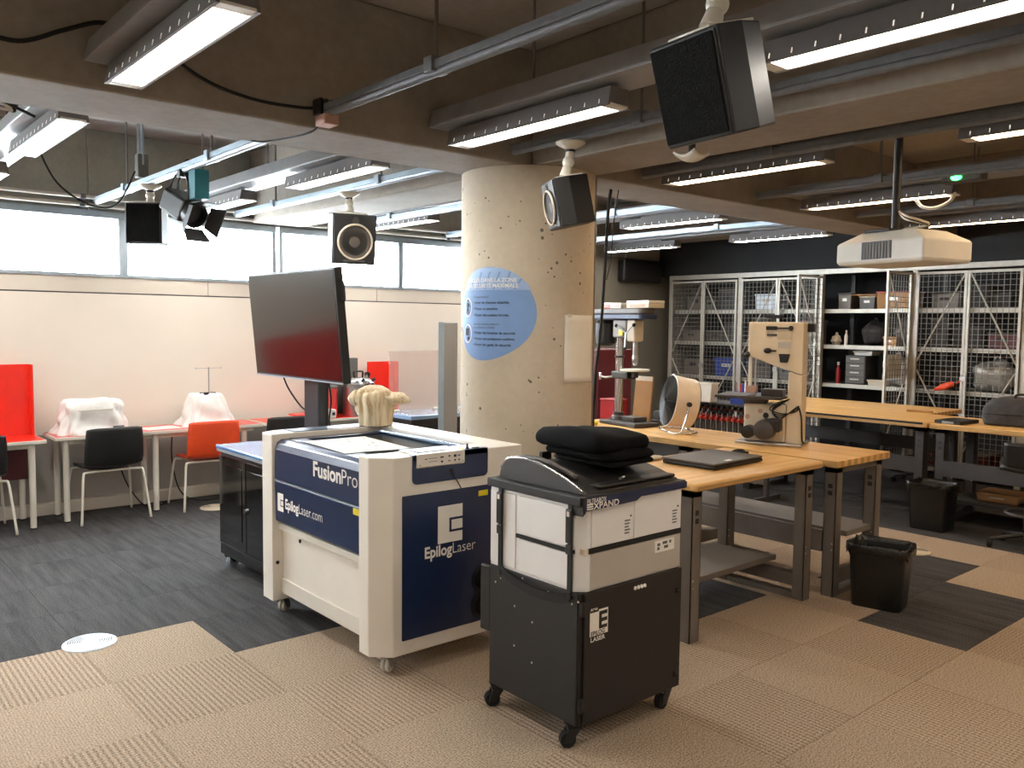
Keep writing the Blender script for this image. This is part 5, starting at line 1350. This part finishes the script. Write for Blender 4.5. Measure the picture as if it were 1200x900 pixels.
# open bay
def drawers(lb, loc, w_, d_, h, n, m_):
    t = thing('drawer_unit', lb, 'drawer unit', loc)
    MB().box(-d_/2, d_/2, -w_/2, w_/2, 0, h).build('case', m_, t, bevel=0.005)
    for k in range(n):
        z0 = 0.01+(h-0.02)*k/n
        q = MB().box(-d_/2-0.012, -d_/2, -w_/2+0.01, w_/2-0.01, z0+0.004, z0+(h-0.02)/n-0.004).build('drawer', 'grey_box', t, bevel=0.003)
        MB().box(-d_/2-0.026, -d_/2-0.012, -w_*0.22, w_*0.22, z0+(h/n)*0.5, z0+(h/n)*0.68).build('drawer_pull', 'filter_grey', q, bevel=0.003)
    return t
drawers('dark drawer unit with four pale pulls on the lower shelf of the open cage', (10.30, 5.22, S1), 0.26, 0.34, 0.36, 4, 'bench_dark')
MB_ = lump_bag('crumpled clear grey plastic bag on the lower shelf of the open cage', (10.34, 4.78, S1), 0.175, (0.8, 1.0, 1.05), 'filter_grey', 5, 'bag', 'plastic_bag')
crate('cream brick-shaped block on the lower shelf lip of the open cage', (10.17, 4.93, S1), (0.10, 0.24, 0.05), 'shelf_cream', 'shelf_cream')
crate('flat pale package on top of the dark drawer unit', (10.30, 5.16, S1+0.3605), (0.22, 0.24, 0.04), 'filter_grey', 'white_plastic')
def bottle(lb, loc, r, h, m_, capm):
    t = thing('bottle', lb, 'bottle', loc)
    MB().lathe([(r*0.9, 0), (r, 0.01), (r, h*0.62), (r*0.45, h*0.78), (r*0.4, h*0.86), (0, h*0.86)], 18).build('body', m_, t, smooth='auto')
    MB().lathe([(r*0.5, h*0.86), (r*0.5, h), (0, h)], 14).build('cap', capm, t, smooth='auto')
bottle('slim bottle with white cap and red body in the open cage lower shelf', (10.16, 5.46, S1), 0.03, 0.27, 'red_dark', 'white_plastic')
bottle('tall white spray bottle on the middle shelf of the open cage', (10.16, 5.37, S2), 0.022, 0.19, 'white_print', 'white_print')
lump_bag('large black bag on the middle shelf of the open cage', (10.42, 5.12, S2), 0.16, (0.9, 1.05, 0.95), 'bag_grey', 2)
lump_bag('grey cloth bundle on the middle shelf beside the open cage door', (10.36, 4.72, S2), 0.145, (0.9, 0.85, 1.1), 'grey_box', 8)
lump_bag('small pale round bundle on the middle shelf by the cage post', (10.20, 5.52, S2), 0.065, (1, 1, 0.9), 'shelf_cream', 3)
crate('brown cardboard box at the foot of the grey bundle in the open cage', (10.14, 4.78, S2), (0.10, 0.16, 0.10), 'cardboard', 'cardboard')
crate('cardboard box with red top on the upper shelf of the open cage', (10.36, 4.80, S3), (0.40, 0.40, 0.20), 'cardboard', 'red_dark')
crate('grey printed carton on the upper shelf of the open cage', (10.36, 5.14, S3), (0.32, 0.20, 0.15), 'grey_box', 'shelf_cream')
crate('small dark box on the upper shelf next to the cage post', (10.30, 5.42, S3), (0.24, 0.17, 0.19), 'bench_grey', 'grey_box')
o = thing('plywood_sheet', 'thin plywood sheet lying over the cartons in the open cage', 'board', (10.33, 5.12, S3+0.1755)); MB().box(-0.18, 0.16, -0.12, 0.20, 0, 0.012).build('sheet', 'shelf_cream', o, bevel=0.001); MB().box(-0.182, -0.18, -0.12, 0.20, 0, 0.012).build('sawn_edge', 'cardboard', o)
# closed bays
random.seed(21)
mats_c = ['bench_grey', 'grey_box', 'bench_dark', 'bench_dark', 'maroon', 'laptop_grey', 'bag_grey', 'bench_grey', 'cardboard']
cn = {'bench_grey': 'brown grey', 'grey_box': 'mid grey', 'cardboard': 'brown cardboard', 'bench_dark': 'dark grey', 'maroon': 'dark red', 'bag_grey': 'charcoal', 'laptop_grey': 'taupe'}
bname = ['mesh bay by the dimmed wall', 'mesh bay behind the band saw', None, 'mesh bay behind the grey bag', 'last mesh bay']
sname = {0.1205: 'bottom', S1: 'lower', S2: 'middle', S3: 'upper'}
for k, (y1, y0) in enumerate(zip(bays, bays[1:])):
    if k == 2: continue
    for z in (0.1205, S1, S2, S3):
        y = y1-0.10
        if (k == 1 and z == S3) or (k == 3 and z == S1): continue
        if k == 0 and z == S1: y -= 0.0
        order = ['wide', 'narrow', 'end']; q = 0
        while q < (1 if (k == 0 and z == S1) else 3):
            wd_ = random.choice((0.22, 0.28, 0.34)); 
            if y-wd_ < y0+0.06: break
            m_ = random.choice(mats_c); h_ = random.uniform(0.14, 0.34) if z < S3 else random.uniform(0.14, 0.30)
            crate('%s box, %s on the %s shelf in the %s' % (cn[m_], ('first', 'second', 'third')[q], sname[z], bname[k]), (10.36+random.uniform(-0.05, 0.05), y-wd_/2, z), (random.uniform(0.3, 0.45), wd_-0.03, h_), m_, random.choice(mats_c), card=False)
            y -= wd_+0.03; q += 1
crate('translucent white tub on the upper shelf behind the second mesh bay', (10.24, 6.50, S3), (0.26, 0.36, 0.20), 'vent_white', 'vent_white')
crate('blue plastic bin on the lower shelf of the first mesh bay', (10.28, 7.14, S1), (0.30, 0.40, 0.24), 'blue_bin', 'blue_bin')
lump_bag('large clear pale plastic bag on the lower shelf behind the grey equipment bag', (10.34, 3.66, S1), 0.19, (0.9, 1.15, 0.95), 'filter_grey', 11, 'bag', 'plastic_bag')
lump_bag('dark bundle on the lower shelf behind the orange gloves', (10.36, 4.18, S1), 0.15, (0.9, 1.1, 0.9), 'bag_grey', 12)
cl = thing('white_board_panel', 'white panel hooked inside the open cage door', 'panel', (9.72, 4.535, 1.15)); MB().box(-0.20, 0.17, 0, 0.012, 0, 0.27).build('board', 'white_plastic', cl, bevel=0.002); MB().box(-0.20, -0.185, -0.001, 0.014, 0.0, 0.27).build('dark_clip', 'black_plastic', cl)
ot = thing('orange_gloves', 'orange work gloves hooked on the cage door beside the padlock', 'gloves', (9.925, 4.03, 1.03))
MB(Matrix.Rotation(R_(-22), 4, 'X')).ball((0, 0, 0.05), 0.075, 16, 8, (0.25, 1.6, 0.5), lambda d: 1+0.12*math.sin(8*d.y)).build('glove', 'orange', ot, smooth=True)
MB().tube(smoothpath([(0, -0.10, 0.085), (0.01, -0.13, 0.11), (0.012, -0.145, 0.12)], 3), 0.006, 6).build('hook_loop', 'orange', ot)

# ================================================================ CLAMP RACK
cr = thing('clamp_rack', 'wheeled clamp rack with two steel rails behind the fan', 'rack', (7.30, 5.05, 0))
for y in (-0.42, 0.42):
    MB().box(-0.02, 0.02, y-0.02, y+0.02, 0.0, 0.93).build('upright', 'bench_dark', cr)
    MB().box(-0.22, 0.22, y-0.025, y+0.025, 0.0, 0.05).build('foot', 'bench_dark', cr, bevel=0.004)
MB().box(-0.03, 0.01, -0.42, 0.42, 0.865, 0.895).build('rail', 'clamp_red', cr)
MB().box(-0.03, 0.01, -0.42, 0.42, 0.775, 0.80).build('rail', 'tape_pink', cr)
MB().box(-0.14, 0.20, -0.42, 0.42, 0.93, 0.945).build('top_shelf', 'bench_dark', cr, bevel=0.003)
MB().box(0.03, 0.045, -0.42, 0.42, 0.15, 0.76).build('back_board', 'bench_grey', cr)
def make_clamp(loc):
    t = thing('bar_clamp', 'bar clamp with red jaw hanging on the clamp rack', 'clamp', loc, 0, 'bar clamps on the rack')
    MB().box(-0.006, 0.006, -0.011, 0.011, -0.52, 0.10).build('bar', 'black_paint', t)
    MB().box(-0.10, 0.010, -0.014, 0.014, 0.075, 0.105).build('fixed_jaw', 'black_paint', t, bevel=0.003)
    sj = MB().prism([(-0.10, -0.045), (0.012, -0.06), (0.012, 0.0), (-0.03, 0.0), (-0.10, -0.02)], 'y', -0.016, 0.016).build('sliding_jaw', 'clamp_red', t, bevel=0.003)
    MB().cyl((-0.085, 0, -0.16), (-0.085, 0, 0.03), 0.007, n=8).build('spindle', 'steel', sj)
    MB().lathe([(0.012, -0.26), (0.018, -0.25), (0.016, -0.17), (0.010, -0.16)], 12, (-0.085, 0, 0)).build('handle', 'black_plastic', sj, smooth='auto')
    return t
c0 = make_clamp((7.245, 4.68, 0.815))
for k in range(1, 12): dup(c0, (7.245, 4.68+0.066*k, 0.813+0.003*((k*7) % 3)))
tc_ = thing('tool_caddy', 'blue tool caddy full of hand tools on the clamp rack', 'tool box', (7.30, 4.86, 0.9455))
MB().prism([(-0.15, 0.0), (0.15, 0.0), (0.17, 0.12), (-0.17, 0.12)], 'x', -0.10, 0.10).build('tray', 'blue_bin', tc_, bevel=0.006)
MB().prism([(-0.02, 0.10), (0.10, 0.10), (0.07, 0.21), (-0.01, 0.21)], 'x', -0.012, 0.012).build('carry_handle', 'blue_bin', tc_, bevel=0.006)
for k in range(5): MB().cyl((-0.06, -0.10+0.05*k, 0.05), (-0.065, -0.11+0.055*k, 0.20+0.02*(k % 3)), 0.010, n=8).build('tool_handle', ('red_lam', 'yellow', 'white_plastic', 'red_pink', 'steel')[k], tc_)
wp = thing('white_tub', 'white plastic tub hung on the rail of the clamp rack', 'tub', (7.165, 5.27, 0.948))
MB().prism([(-0.085, 0.0), (0.085, 0.0), (0.10, 0.20), (-0.10, 0.20)], 'x', -0.06, 0.06).build('body', 'white_plastic', wp, bevel=0.008)
MB().box(-0.066, 0.066, -0.105, 0.105, 0.185, 0.20).build('rim', 'white_plastic', wp, bevel=0.003)

# ================================================================ BINS, BAG, STOOLS
def bin_(label, x, y, w_, d_, h, rz, liner=True):
    t = thing('waste_bin', label, 'bin', (x, y, 0), rz)
    def ring(k, sx): return [(p[0], p[1]) for p in rrect(-w_/2*sx, w_/2*sx, -d_/2*sx, d_/2*sx, 0.05*sx, 5)]
    prof = [(0.86, 0.0), (0.98, h*0.96), (1.04, h*0.965), (1.05, h), (1.0, h), (0.93, h*0.92), (0.80, 0.03)]
    b = MB(); n = len(ring(0, 1)); vs = []
    for sx, z in prof: vs += [(p[0], p[1], z) for p in ring(0, sx)]
    fs = [(k*n+i, k*n+(i+1) % n, (k+1)*n+(i+1) % n, (k+1)*n+i) for k in range(len(prof)-1) for i in range(n)]
    fs += [tuple(range(n))[::-1], tuple(range((len(prof)-1)*n, len(prof)*n))]
    b.add(vs, fs); b.build('body', 'trash_black', t, smooth='auto')
    if liner:
        b = MB(); vs = []; pr2 = [(1.06, h*0.86), (1.085, h*0.90), (1.075, h*1.0), (1.05, h*1.015), (0.98, h*1.0), (0.90, h*0.80), (0.86, h*0.5)]
        for q, (sx, z) in enumerate(pr2):
            vs += [(p[0]*(1+0.018*math.sin(5*i+q)), p[1]*(1+0.018*math.cos(4*i+q)), z+(0.025*math.sin(2.3*i) if q == 0 else 0.008*math.sin(3*i+q))) for i, p in enumerate(ring(0, sx))]
        b.add(vs, [(k*n+i, k*n+(i+1) % n, (k+1)*n+(i+1) % n, (k+1)*n+i) for k in range(len(pr2)-1) for i in range(n)])
        b.build('bin_liner', 'bag_film', t, smooth=True)
    return t
bin_('black waste bin with a shiny liner beside the near workbench', 5.11, 2.42, 0.27, 0.34, 0.385, R_(12))
bin_('black waste bin standing before the far workbench', 7.46, 3.10, 0.30, 0.34, 0.40, 0.0)
bg_ = thing('equipment_bag', 'dark grey padded bag lying on the far bench', 'bag', (8.15, 2.62, 0.886), R_(8))
def bagf(s, t):
    a = 2*math.pi*s; ex = 0.5
    cx = math.copysign(abs(math.cos(a))**ex, math.cos(a)); cy = math.copysign(abs(math.sin(a))**ex, math.sin(a))
    pr = [(0, 0), (0.06, 0.95), (0.3, 1.02), (0.6, 1.0), (0.85, 0.86), (0.95, 0.6), (1, 0)]
    k = 0
    for (t0, r0), (t1, r1) in zip(pr, pr[1:]):
        if t0 <= t <= t1: k = r0+(r1-r0)*(t-t0)/(t1-t0)
    return (0.19*cx*k, 0.34*cy*k, 0.235*min(1, max(0, (t-0.05)/0.85))+0.02*math.sin(3*a)*t*k)
MB().grid(bagf, 40, 14).build('body', 'bag_grey', bg_, smooth=True)
MB().tube(smoothpath([(-0.02, -0.10, 0.235), (-0.03, -0.08, 0.27), (-0.03, 0.08, 0.27), (-0.02, 0.10, 0.235)], 4), 0.010, 6).build('handle', 'black_rubber', bg_, smooth=True)
MB().tube(smoothpath([(-0.195, -0.30, 0.10), (-0.205, 0, 0.105), (-0.195, 0.30, 0.10)], 6), 0.005, 6).build('zip', 'black_rubber', bg_, smooth=True)
fl = thing('flat_case', 'flat black case lying on the far bench by the grey bag', 'case', (7.88, 3.10, 0.886), R_(-4))
MB().box(-0.16, 0.18, -0.11, 0.12, 0, 0.03).build('body', 'black_plastic', fl, bevel=0.006); MB().box(-0.165, -0.16, -0.05, 0.05, 0.005, 0.025).build('latch', 'steel', fl)
ws = thing('wood_strip', 'short reddish wood strip on the far bench', 'wood', (8.6, 3.72, 0.886), R_(15)); MB().box(-0.03, 0.03, -0.10, 0.13, 0, 0.02).build('strip', 'cardboard', ws, bevel=0.002); MB().box(-0.03, 0.03, 0.13, 0.134, 0, 0.02).build('end_grain', 'red_dark', ws)
def stool(label, x, y, rz):
    t = thing('task_chair', label, 'chair', (x, y, 0), rz)
    MB().grid(lambda s, q: ((-0.2+0.4*s)*(1-0.1*(2*q-1)**2), -0.2+0.4*q, 0.62+0.025*(2*s-1)**2+0.02*(2*q-1)**2), 10, 10).build('seat', 'black_plastic', t, smooth=True, solid=0.05)
    MB().grid(lambda s, q: (0.19+0.02*q-0.03*(2*s-1)**2, -0.18+0.36*s, 0.66+0.19*q), 10, 8).build('backrest', 'black_plastic', t, smooth=True, solid=0.035)
    MB().cyl((0, 0, 0.10), (0, 0, 0.61), 0.025, n=12).build('gas_column', 'black_paint', t, smooth='auto')
    MB().tube([(0.15*math.cos(a), 0.15*math.sin(a), 0.28) for a in [2*math.pi*i/24 for i in range(24)]], 0.010, 6, closed=True).build('foot_ring', 'bench_dark', t)
    for k in range(5):
        a = 2*math.pi*k/5; lg = MB().tube([(0.02*math.cos(a), 0.02*math.sin(a), 0.11), (0.26*math.cos(a), 0.26*math.sin(a), 0.065)], [0.02, 0.013], 8).build('base_leg', 'black_plastic', t)
        MB().lathe([(0.02, -0.02), (0.028, -0.012), (0.028, 0.012), (0.02, 0.02)], 14, (0.26*math.cos(a), 0.26*math.sin(a), 0.028), 'y').build('castor', 'black_rubber', lg)
    return t
stool('black task chair between the far bench and the storage cage', 9.60, 4.16, R_(60))
stool('black task chair standing in front of the far bench under the grey bag', 7.34, 2.33, R_(200))
# boxes on the low shelf of the far bench
crate('wooden offcut box on the low shelf of the far bench', (8.2, 2.80, 0.1955), (0.30, 0.34, 0.06), 'cardboard', 'cardboard')
crate('flat dark carton on the low shelf of the far bench', (8.2, 2.30, 0.1955), (0.30, 0.40, 0.07), 'bench_dark', 'laptop_grey')

# ================================================================ PROJECTOR
pj = thing('projector', 'white ceiling projector on a black drop pole', 'projector', (4.62, 2.14, 2.06), R_(-12))
b = MB(); b.add([(-0.19,-0.26,0),(0.19,-0.26,0),(0.19,0.26,0),(-0.19,0.26,0),(-0.20,-0.27,0.02),(0.20,-0.27,0.02),(0.20,0.27,0.02),(-0.20,0.27,0.02),(-0.20,-0.27,0.118),(0.20,-0.27,0.118),(0.20,0.27,0.118),(-0.20,0.27,0.118),(-0.13,-0.17,0.175),(0.13,-0.17,0.175),(0.13,0.17,0.175),(-0.13,0.17,0.175)], [(3,2,1,0)]+[(4*k+i, 4*k+(i+1) % 4, 4*k+4+(i+1) % 4, 4*k+4+i) for k in range(3) for i in range(4)]+[(12,13,14,15)]); pjb = b.build('case', 'white_plastic', pj, bevel=0.010, seg=3)
b = MB(); b.box(-0.203, -0.20, -0.085, 0.10, 0.025, 0.118); b.build('vent_recess', 'ink_soft', pjb)
b = MB()
for k in range(9): b.box(-0.207, -0.203, -0.075+0.019*k, -0.068+0.019*k, 0.03, 0.113)
b.build('vent_slats', 'bench_grey', pjb, kind='stuff')
MB().cyl((0, 0.265, 0.07), (0, 0.29, 0.07), 0.04, n=24).build('lens', 'black_gloss', pj, smooth='auto')
MB().box(-0.14, 0.14, -0.02, 0.14, 0.175, 0.19).build('mount_plate', 'black_paint', pj, bevel=0.003)
MB().cyl((0, 0.05, 0.19), (0, 0.05, 0.72), 0.022, n=16).build('drop_pole', 'black_paint', pj, smooth='auto')
MB().box(-0.05, 0.05, 0.0, 0.10, 0.715, 0.735).build('pole_clamp', 'black_paint', pj)
for k in range(4):
    MB().tube(smoothpath([(0.02, 0.05, 0.30), (-0.06-0.03*k, -0.04-0.03*k, 0.24), (-0.10, -0.12-0.02*k, 0.215), (-0.02, -0.16, 0.2), (0.05, -0.1+0.05*k, 0.195), (0.08, 0.0, 0.18)], 6), 0.006, 6).build('signal_cable', 'shelf_cream' if k % 2 else 'black_rubber', pj, smooth=True)
# emergency light box with green lamp
ex_ = thing('emergency_light_box', 'small grey ceiling box with a glowing green lamp', 'signal box', (6.06, 2.41, 2.705))
MB().box(-0.05, 0.05, -0.13, 0.13, 0, 0.06).build('housing', 'laptop_grey', ex_, bevel=0.006)
MB().box(-0.052, -0.05, -0.12, -0.01, 0.012, 0.05).build('front_plate', 'grey_box', ex_)
MB().ball((-0.056, 0.03, 0.03), 0.026, 14, 8, (0.5, 1.4, 0.8)).build('lamp', 'led_green', ex_, smooth=True)
# round white detector dish under the beam
dd = thing('access_point', 'curved white dish hung below the ceiling rail next to the big speaker', 'access point', (3.62, 2.80, 2.575))
dd.scale = (0.62, 0.62, 0.8)
MB().grid(lambda s, t: ((-0.11+0.22*s), (-0.11+0.22*t), 0.03*((2*s-1)**2+(2*t-1)**2)), 10, 10).build('dish', 'white_plastic', dd, smooth=True, solid=0.012)
MB().cyl((0, 0, 0.012), (0, 0, 0.16), 0.03, n=14).build('neck', 'black_plastic', dd, smooth='auto')
# black unit on the wall by the cage
bu = thing('wall_unit', 'black rounded box mounted high on the wall next to the storage cage', 'wall unit', (9.49, YW-0.15, 2.36))
MB().box(-0.42, 0.42, 0.0, 0.14, 0.0, 0.31).build('case', 'black_plastic', bu, bevel=0.03, seg=4)
MB().box(-0.38, 0.38, -0.006, 0.0, 0.03, 0.28).build('front_grille', 'black_paint', bu, bevel=0.01)
MB().box(-0.1, 0.1, 0.14, 0.149, 0.1, 0.2).build('wall_bracket', 'galv', bu)

# ================================================================ SPEAKERS
def speaker(label, x, y, zc, yawd, tiltd, ztop=2.765, s=1.0, grille=False):
    t = thing('loudspeaker', label, 'speaker', (x, y, zc))
    Mx = Matrix.Rotation(R_(yawd), 4, 'Z') @ Matrix.Rotation(R_(tiltd), 4, 'Y') @ Matrix.Scale(s, 4)
    # local: +x = front
    b = MB(Mx); pl = [(0.13, -0.145), (0.13, 0.145), (0.02, 0.145), (-0.13, 0.085), (-0.13, -0.085), (0.02, -0.145)]
    b.prism(pl, 'z', -0.165, 0.155); cb_ = b.build('cabinet', 'black_plastic', t, bevel=0.006)
    b = MB(Mx); b.box(0.13, 0.138, -0.138, 0.138, -0.158, 0.148); b.build('baffle', 'black_plastic', cb_, bevel=0.003)
    if grille:
        b = MB(Mx); b.box(0.138, 0.146, -0.132, 0.132, -0.152, 0.142); b.build('cloth_grille', 'cloth_black', cb_, bevel=0.004)
    else:
      b = MB(Mx); b.lathe([(0.112, 0.138), (0.116, 0.148), (0.104, 0.152), (0.098, 0.140), (0.04, 0.130), (0.034, 0.140), (0.0, 0.144)], 30, (0, 0, -0.02), 'x'); b.build('woofer', 'laptop_grey', cb_, smooth='auto')
      b = MB(Mx); b.tube([(0.150, 0.112*math.cos(a), -0.02+0.112*math.sin(a)) for a in [2*math.pi*i/30 for i in range(30)]], 0.007, 6, closed=True); b.build('woofer_ring', 'shelf_cream', cb_, smooth=True)
      b = MB(Mx); b.cyl((0.136, 0.0, 0.118), (0.142, 0.0, 0.118), 0.024, n=16); b.build('tweeter', 'black_gloss', cb_, smooth='auto')
      b = MB(Mx); b.box(0.138, 0.141, -0.07, 0.07, -0.148, -0.136); b.build('port', 'grey_box', cb_)
    b = MB(Mx); b.box(-0.10, 0.10, -0.09, 0.09, 0.156, 0.166); b.build('top_plate', 'white_metal', t, bevel=0.003)
    top = Mx @ Vector((0, 0, 0.166)); h = ztop-zc
    ax = top; m1 = Vector((top.x*0.4, top.y*0.4, top.z+(h-top.z)*0.42))
    MB().tube([tuple(ax), tuple(m1)], [0.034, 0.022], 12).build('arm', 'white_metal', t, smooth='auto')
    MB().ball(tuple(m1), 0.034, 14, 10).build('ball_joint', 'white_metal', t, smooth=True)
    MB().tube([tuple(m1), (0, 0, h-0.03)], [0.022, 0.026], 12).build('stem', 'white_metal', t, smooth='auto')
    MB().lathe([(0.025, h-0.04), (0.065, h-0.022), (0.085, h-0.008), (0.085, h)], 24).build('ceiling_cup', 'white_metal', t, smooth='auto')
    MB().cyl((0, 0, h-0.055), (0, 0, h-0.042), 0.0285, n=12).build('dark_collar', 'black_plastic', t)
speaker('large black loudspeaker on a white arm hung from the steel rail before the concrete beam', 2.10, 1.53, 2.425, 172, 17, 2.745, 0.92, True)
speaker('black loudspeaker on a white ball arm in front of the concrete column', 3.40, 3.48, 2.415, 152, 12, 2.745, 0.84)
speaker('black loudspeaker with visible round cone beside the glowing windows', 3.42, 6.0, 2.39, 256, 8, 2.745, 1.2)
speaker('black loudspeaker hung before the window beneath the stage light', 2.14, 6.76, 2.45, 228, 0, 2.745, 0.95, True)

# ================================================================ STAGE LIGHT
sl = thing('stage_light', 'black stage light with barn doors and a teal clamp box on the steel rail', 'stage light', (2.14, 6.05, 2.53))
Ms = Matrix.Translation((0, 0.02, -0.02)) @ Matrix.Rotation(R_(-70), 4, 'Z') @ Matrix.Rotation(R_(28), 4, 'Y')
b = MB(Ms); b.box(-0.14, 0.10, -0.085, 0.085, -0.075, 0.085); b.build('lamp_house', 'black_paint', sl, bevel=0.02, seg=3)
b = MB(Ms); b.lathe([(0.075, 0.10), (0.09, 0.105), (0.09, 0.16), (0.08, 0.16), (0.07, 0.11)], 26, (0, 0, 0.005), 'x'); b.build('lens_tube', 'black_plastic', sl, smooth='auto')
for (a, q) in ((0, 0), (90, 1), (180, 2), (270, 3)):
    b = MB(Ms @ Matrix.Translation((0.16, 0, 0.005)) @ Matrix.Rotation(R_(a), 4, 'X') @ Matrix.Translation((0, 0, 0.092)) @ Matrix.Rotation(R_(-28), 4, 'Y'))
    b.prism([(0, -0.08), (0, 0.08), (0.11, 0.105), (0.11, -0.105)], 'z', -0.002, 0.002); b.build('barn_door', 'black_paint', sl)
b = MB(); b.box(0.0, 0.10, -0.22, -0.10, 0.02, 0.22); b.build('clamp_box', 'teal', sl, bevel=0.006)
b = MB(); b.tube(smoothpath([(0.0, 0.11, -0.02), (0.0, 0.11, 0.12), (0.0, 0.06, 0.19), (0, 0.0, 0.20), (0.0, -0.06, 0.19), (0.0, -0.1, 0.12), (0, -0.1, -0.02)], 5), 0.010, 6); b.build('yoke', 'black_paint', sl, smooth=True)
b = MB(); b.box(-0.035, 0.035, -0.03, 0.03, 0.185, 0.235); b.build('rail_hook', 'black_paint', sl, bevel=0.004)
for k in range(3):
    b = MB(); b.tube(smoothpath([(0.03, -0.15+0.05*k, 0.20), (0.05, -0.12+0.08*k, 0.26+0.03*k), (-0.02, 0.05, 0.22), (-0.05, 0.12+0.04*k, 0.1), (-0.03, 0.1, 0.0)], 6), 0.006, 6); b.build('cable', 'black_rubber', sl, smooth=True)
jb = thing('junction_post', 'grey junction box on two thin conduits above the window speaker', 'junction box', (2.14, 6.95, 2.80))
MB().box(-0.04, 0.04, -0.04, 0.04, 0.02, 0.20).build('box', 'grey_box', jb, bevel=0.006)
for s in (-0.03, 0.06): MB().cyl((0, s, 0.12), (0, s, 0.615), 0.013, n=8).build('conduit', 'alu', jb)

# ================================================================ CEILING CABLES
def cable(lb, pts, r=0.008, m_='black_rubber', cat='cable'):
    o = MB().tube(smoothpath(pts, 8), r, 6).build('ceiling_cable', m_, smooth=True); tag(o, lb, cat); return o
cable('sagging black cable between the window strip light and the junction box', [(1.22, 6.0, 2.80), (1.40, 6.3, 2.62), (1.65, 6.5, 2.52), (1.9, 6.75, 2.58), (2.08, 6.92, 2.86)], 0.007)
cable('black cable draped along the beam side towards the near rail', [(1.25, 3.95, 2.96), (1.5, 3.99, 2.84), (1.75, 4.0, 2.79), (2.0, 3.99, 2.79), (2.1, 3.95, 2.80)], 0.008)
cable('thick black cable hooked on the beam side over the first strip light', [(0.55, 3.99, 2.86), (0.75, 3.99, 2.84), (0.92, 3.99, 2.92), (1.05, 3.98, 2.98), (1.12, 3.9, 2.96)], 0.010)
cable('thin black cable crossing under the main beam to the near rail', [(1.95, 4.60, 2.74), (2.0, 4.5, 2.70), (2.06, 4.3, 2.695), (2.10, 4.05, 2.70), (2.1, 3.95, 2.76)], 0.005)
cable('long black cable hanging from the beam beside the concrete column', [(4.60, 4.28, 2.705), (4.575, 4.28, 2.55), (4.55, 4.28, 2.1), (4.53, 4.29, 1.7), (4.49, 4.30, 1.3), (4.47, 4.31, 0.6), (4.46, 4.32, 0.012)], 0.012)
cable('thin grey cord hanging beside the long black cable', [(4.66, 4.26, 2.705), (4.63, 4.27, 2.5), (4.60, 4.27, 2.2), (4.57, 4.28, 2.05)], 0.004)
cable('white loop of cable under the far strip light', [(6.55, 2.95, 2.70), (6.55, 2.90, 2.64), (6.55, 2.80, 2.62), (6.55, 2.70, 2.66), (6.55, 2.66, 2.72)], 0.012, 'white_plastic')
nb = thing('rail_end_box', 'pinkish taped connector box on the end of the near rail with dark plugs', 'connector box', (2.10, 3.90, 2.70))
MB().box(-0.04, 0.04, -0.05, 0.05, 0.0, 0.05).build('box', 'tape_pink', nb, bevel=0.004)
for k in range(3): MB().box(-0.05+0.03*k, -0.03+0.03*k, -0.02, 0.06, 0.05, 0.13).build('plug', 'black_plastic', nb, bevel=0.005)
cbm = thing('cable_bundle', 'tangle of black and white cables stuffed behind the main beam by the window', 'cables', (0.84, 4.75, 2.78))
for k in range(7):
    rr = random.Random(k); q = [(rr.uniform(-0.16, 0.16), rr.uniform(-0.10, 0.12), rr.uniform(-0.06, 0.10)) for _ in range(5)]
    MB().tube(smoothpath(q, 5), 0.008, 6).build('loop', 'black_rubber' if k % 3 else 'white_plastic', cbm, smooth=True)
MB().box(-0.14, 0.10, -0.12, -0.02, 0.02, 0.12).build('bracket_box', 'red_dark', cbm, bevel=0.004)
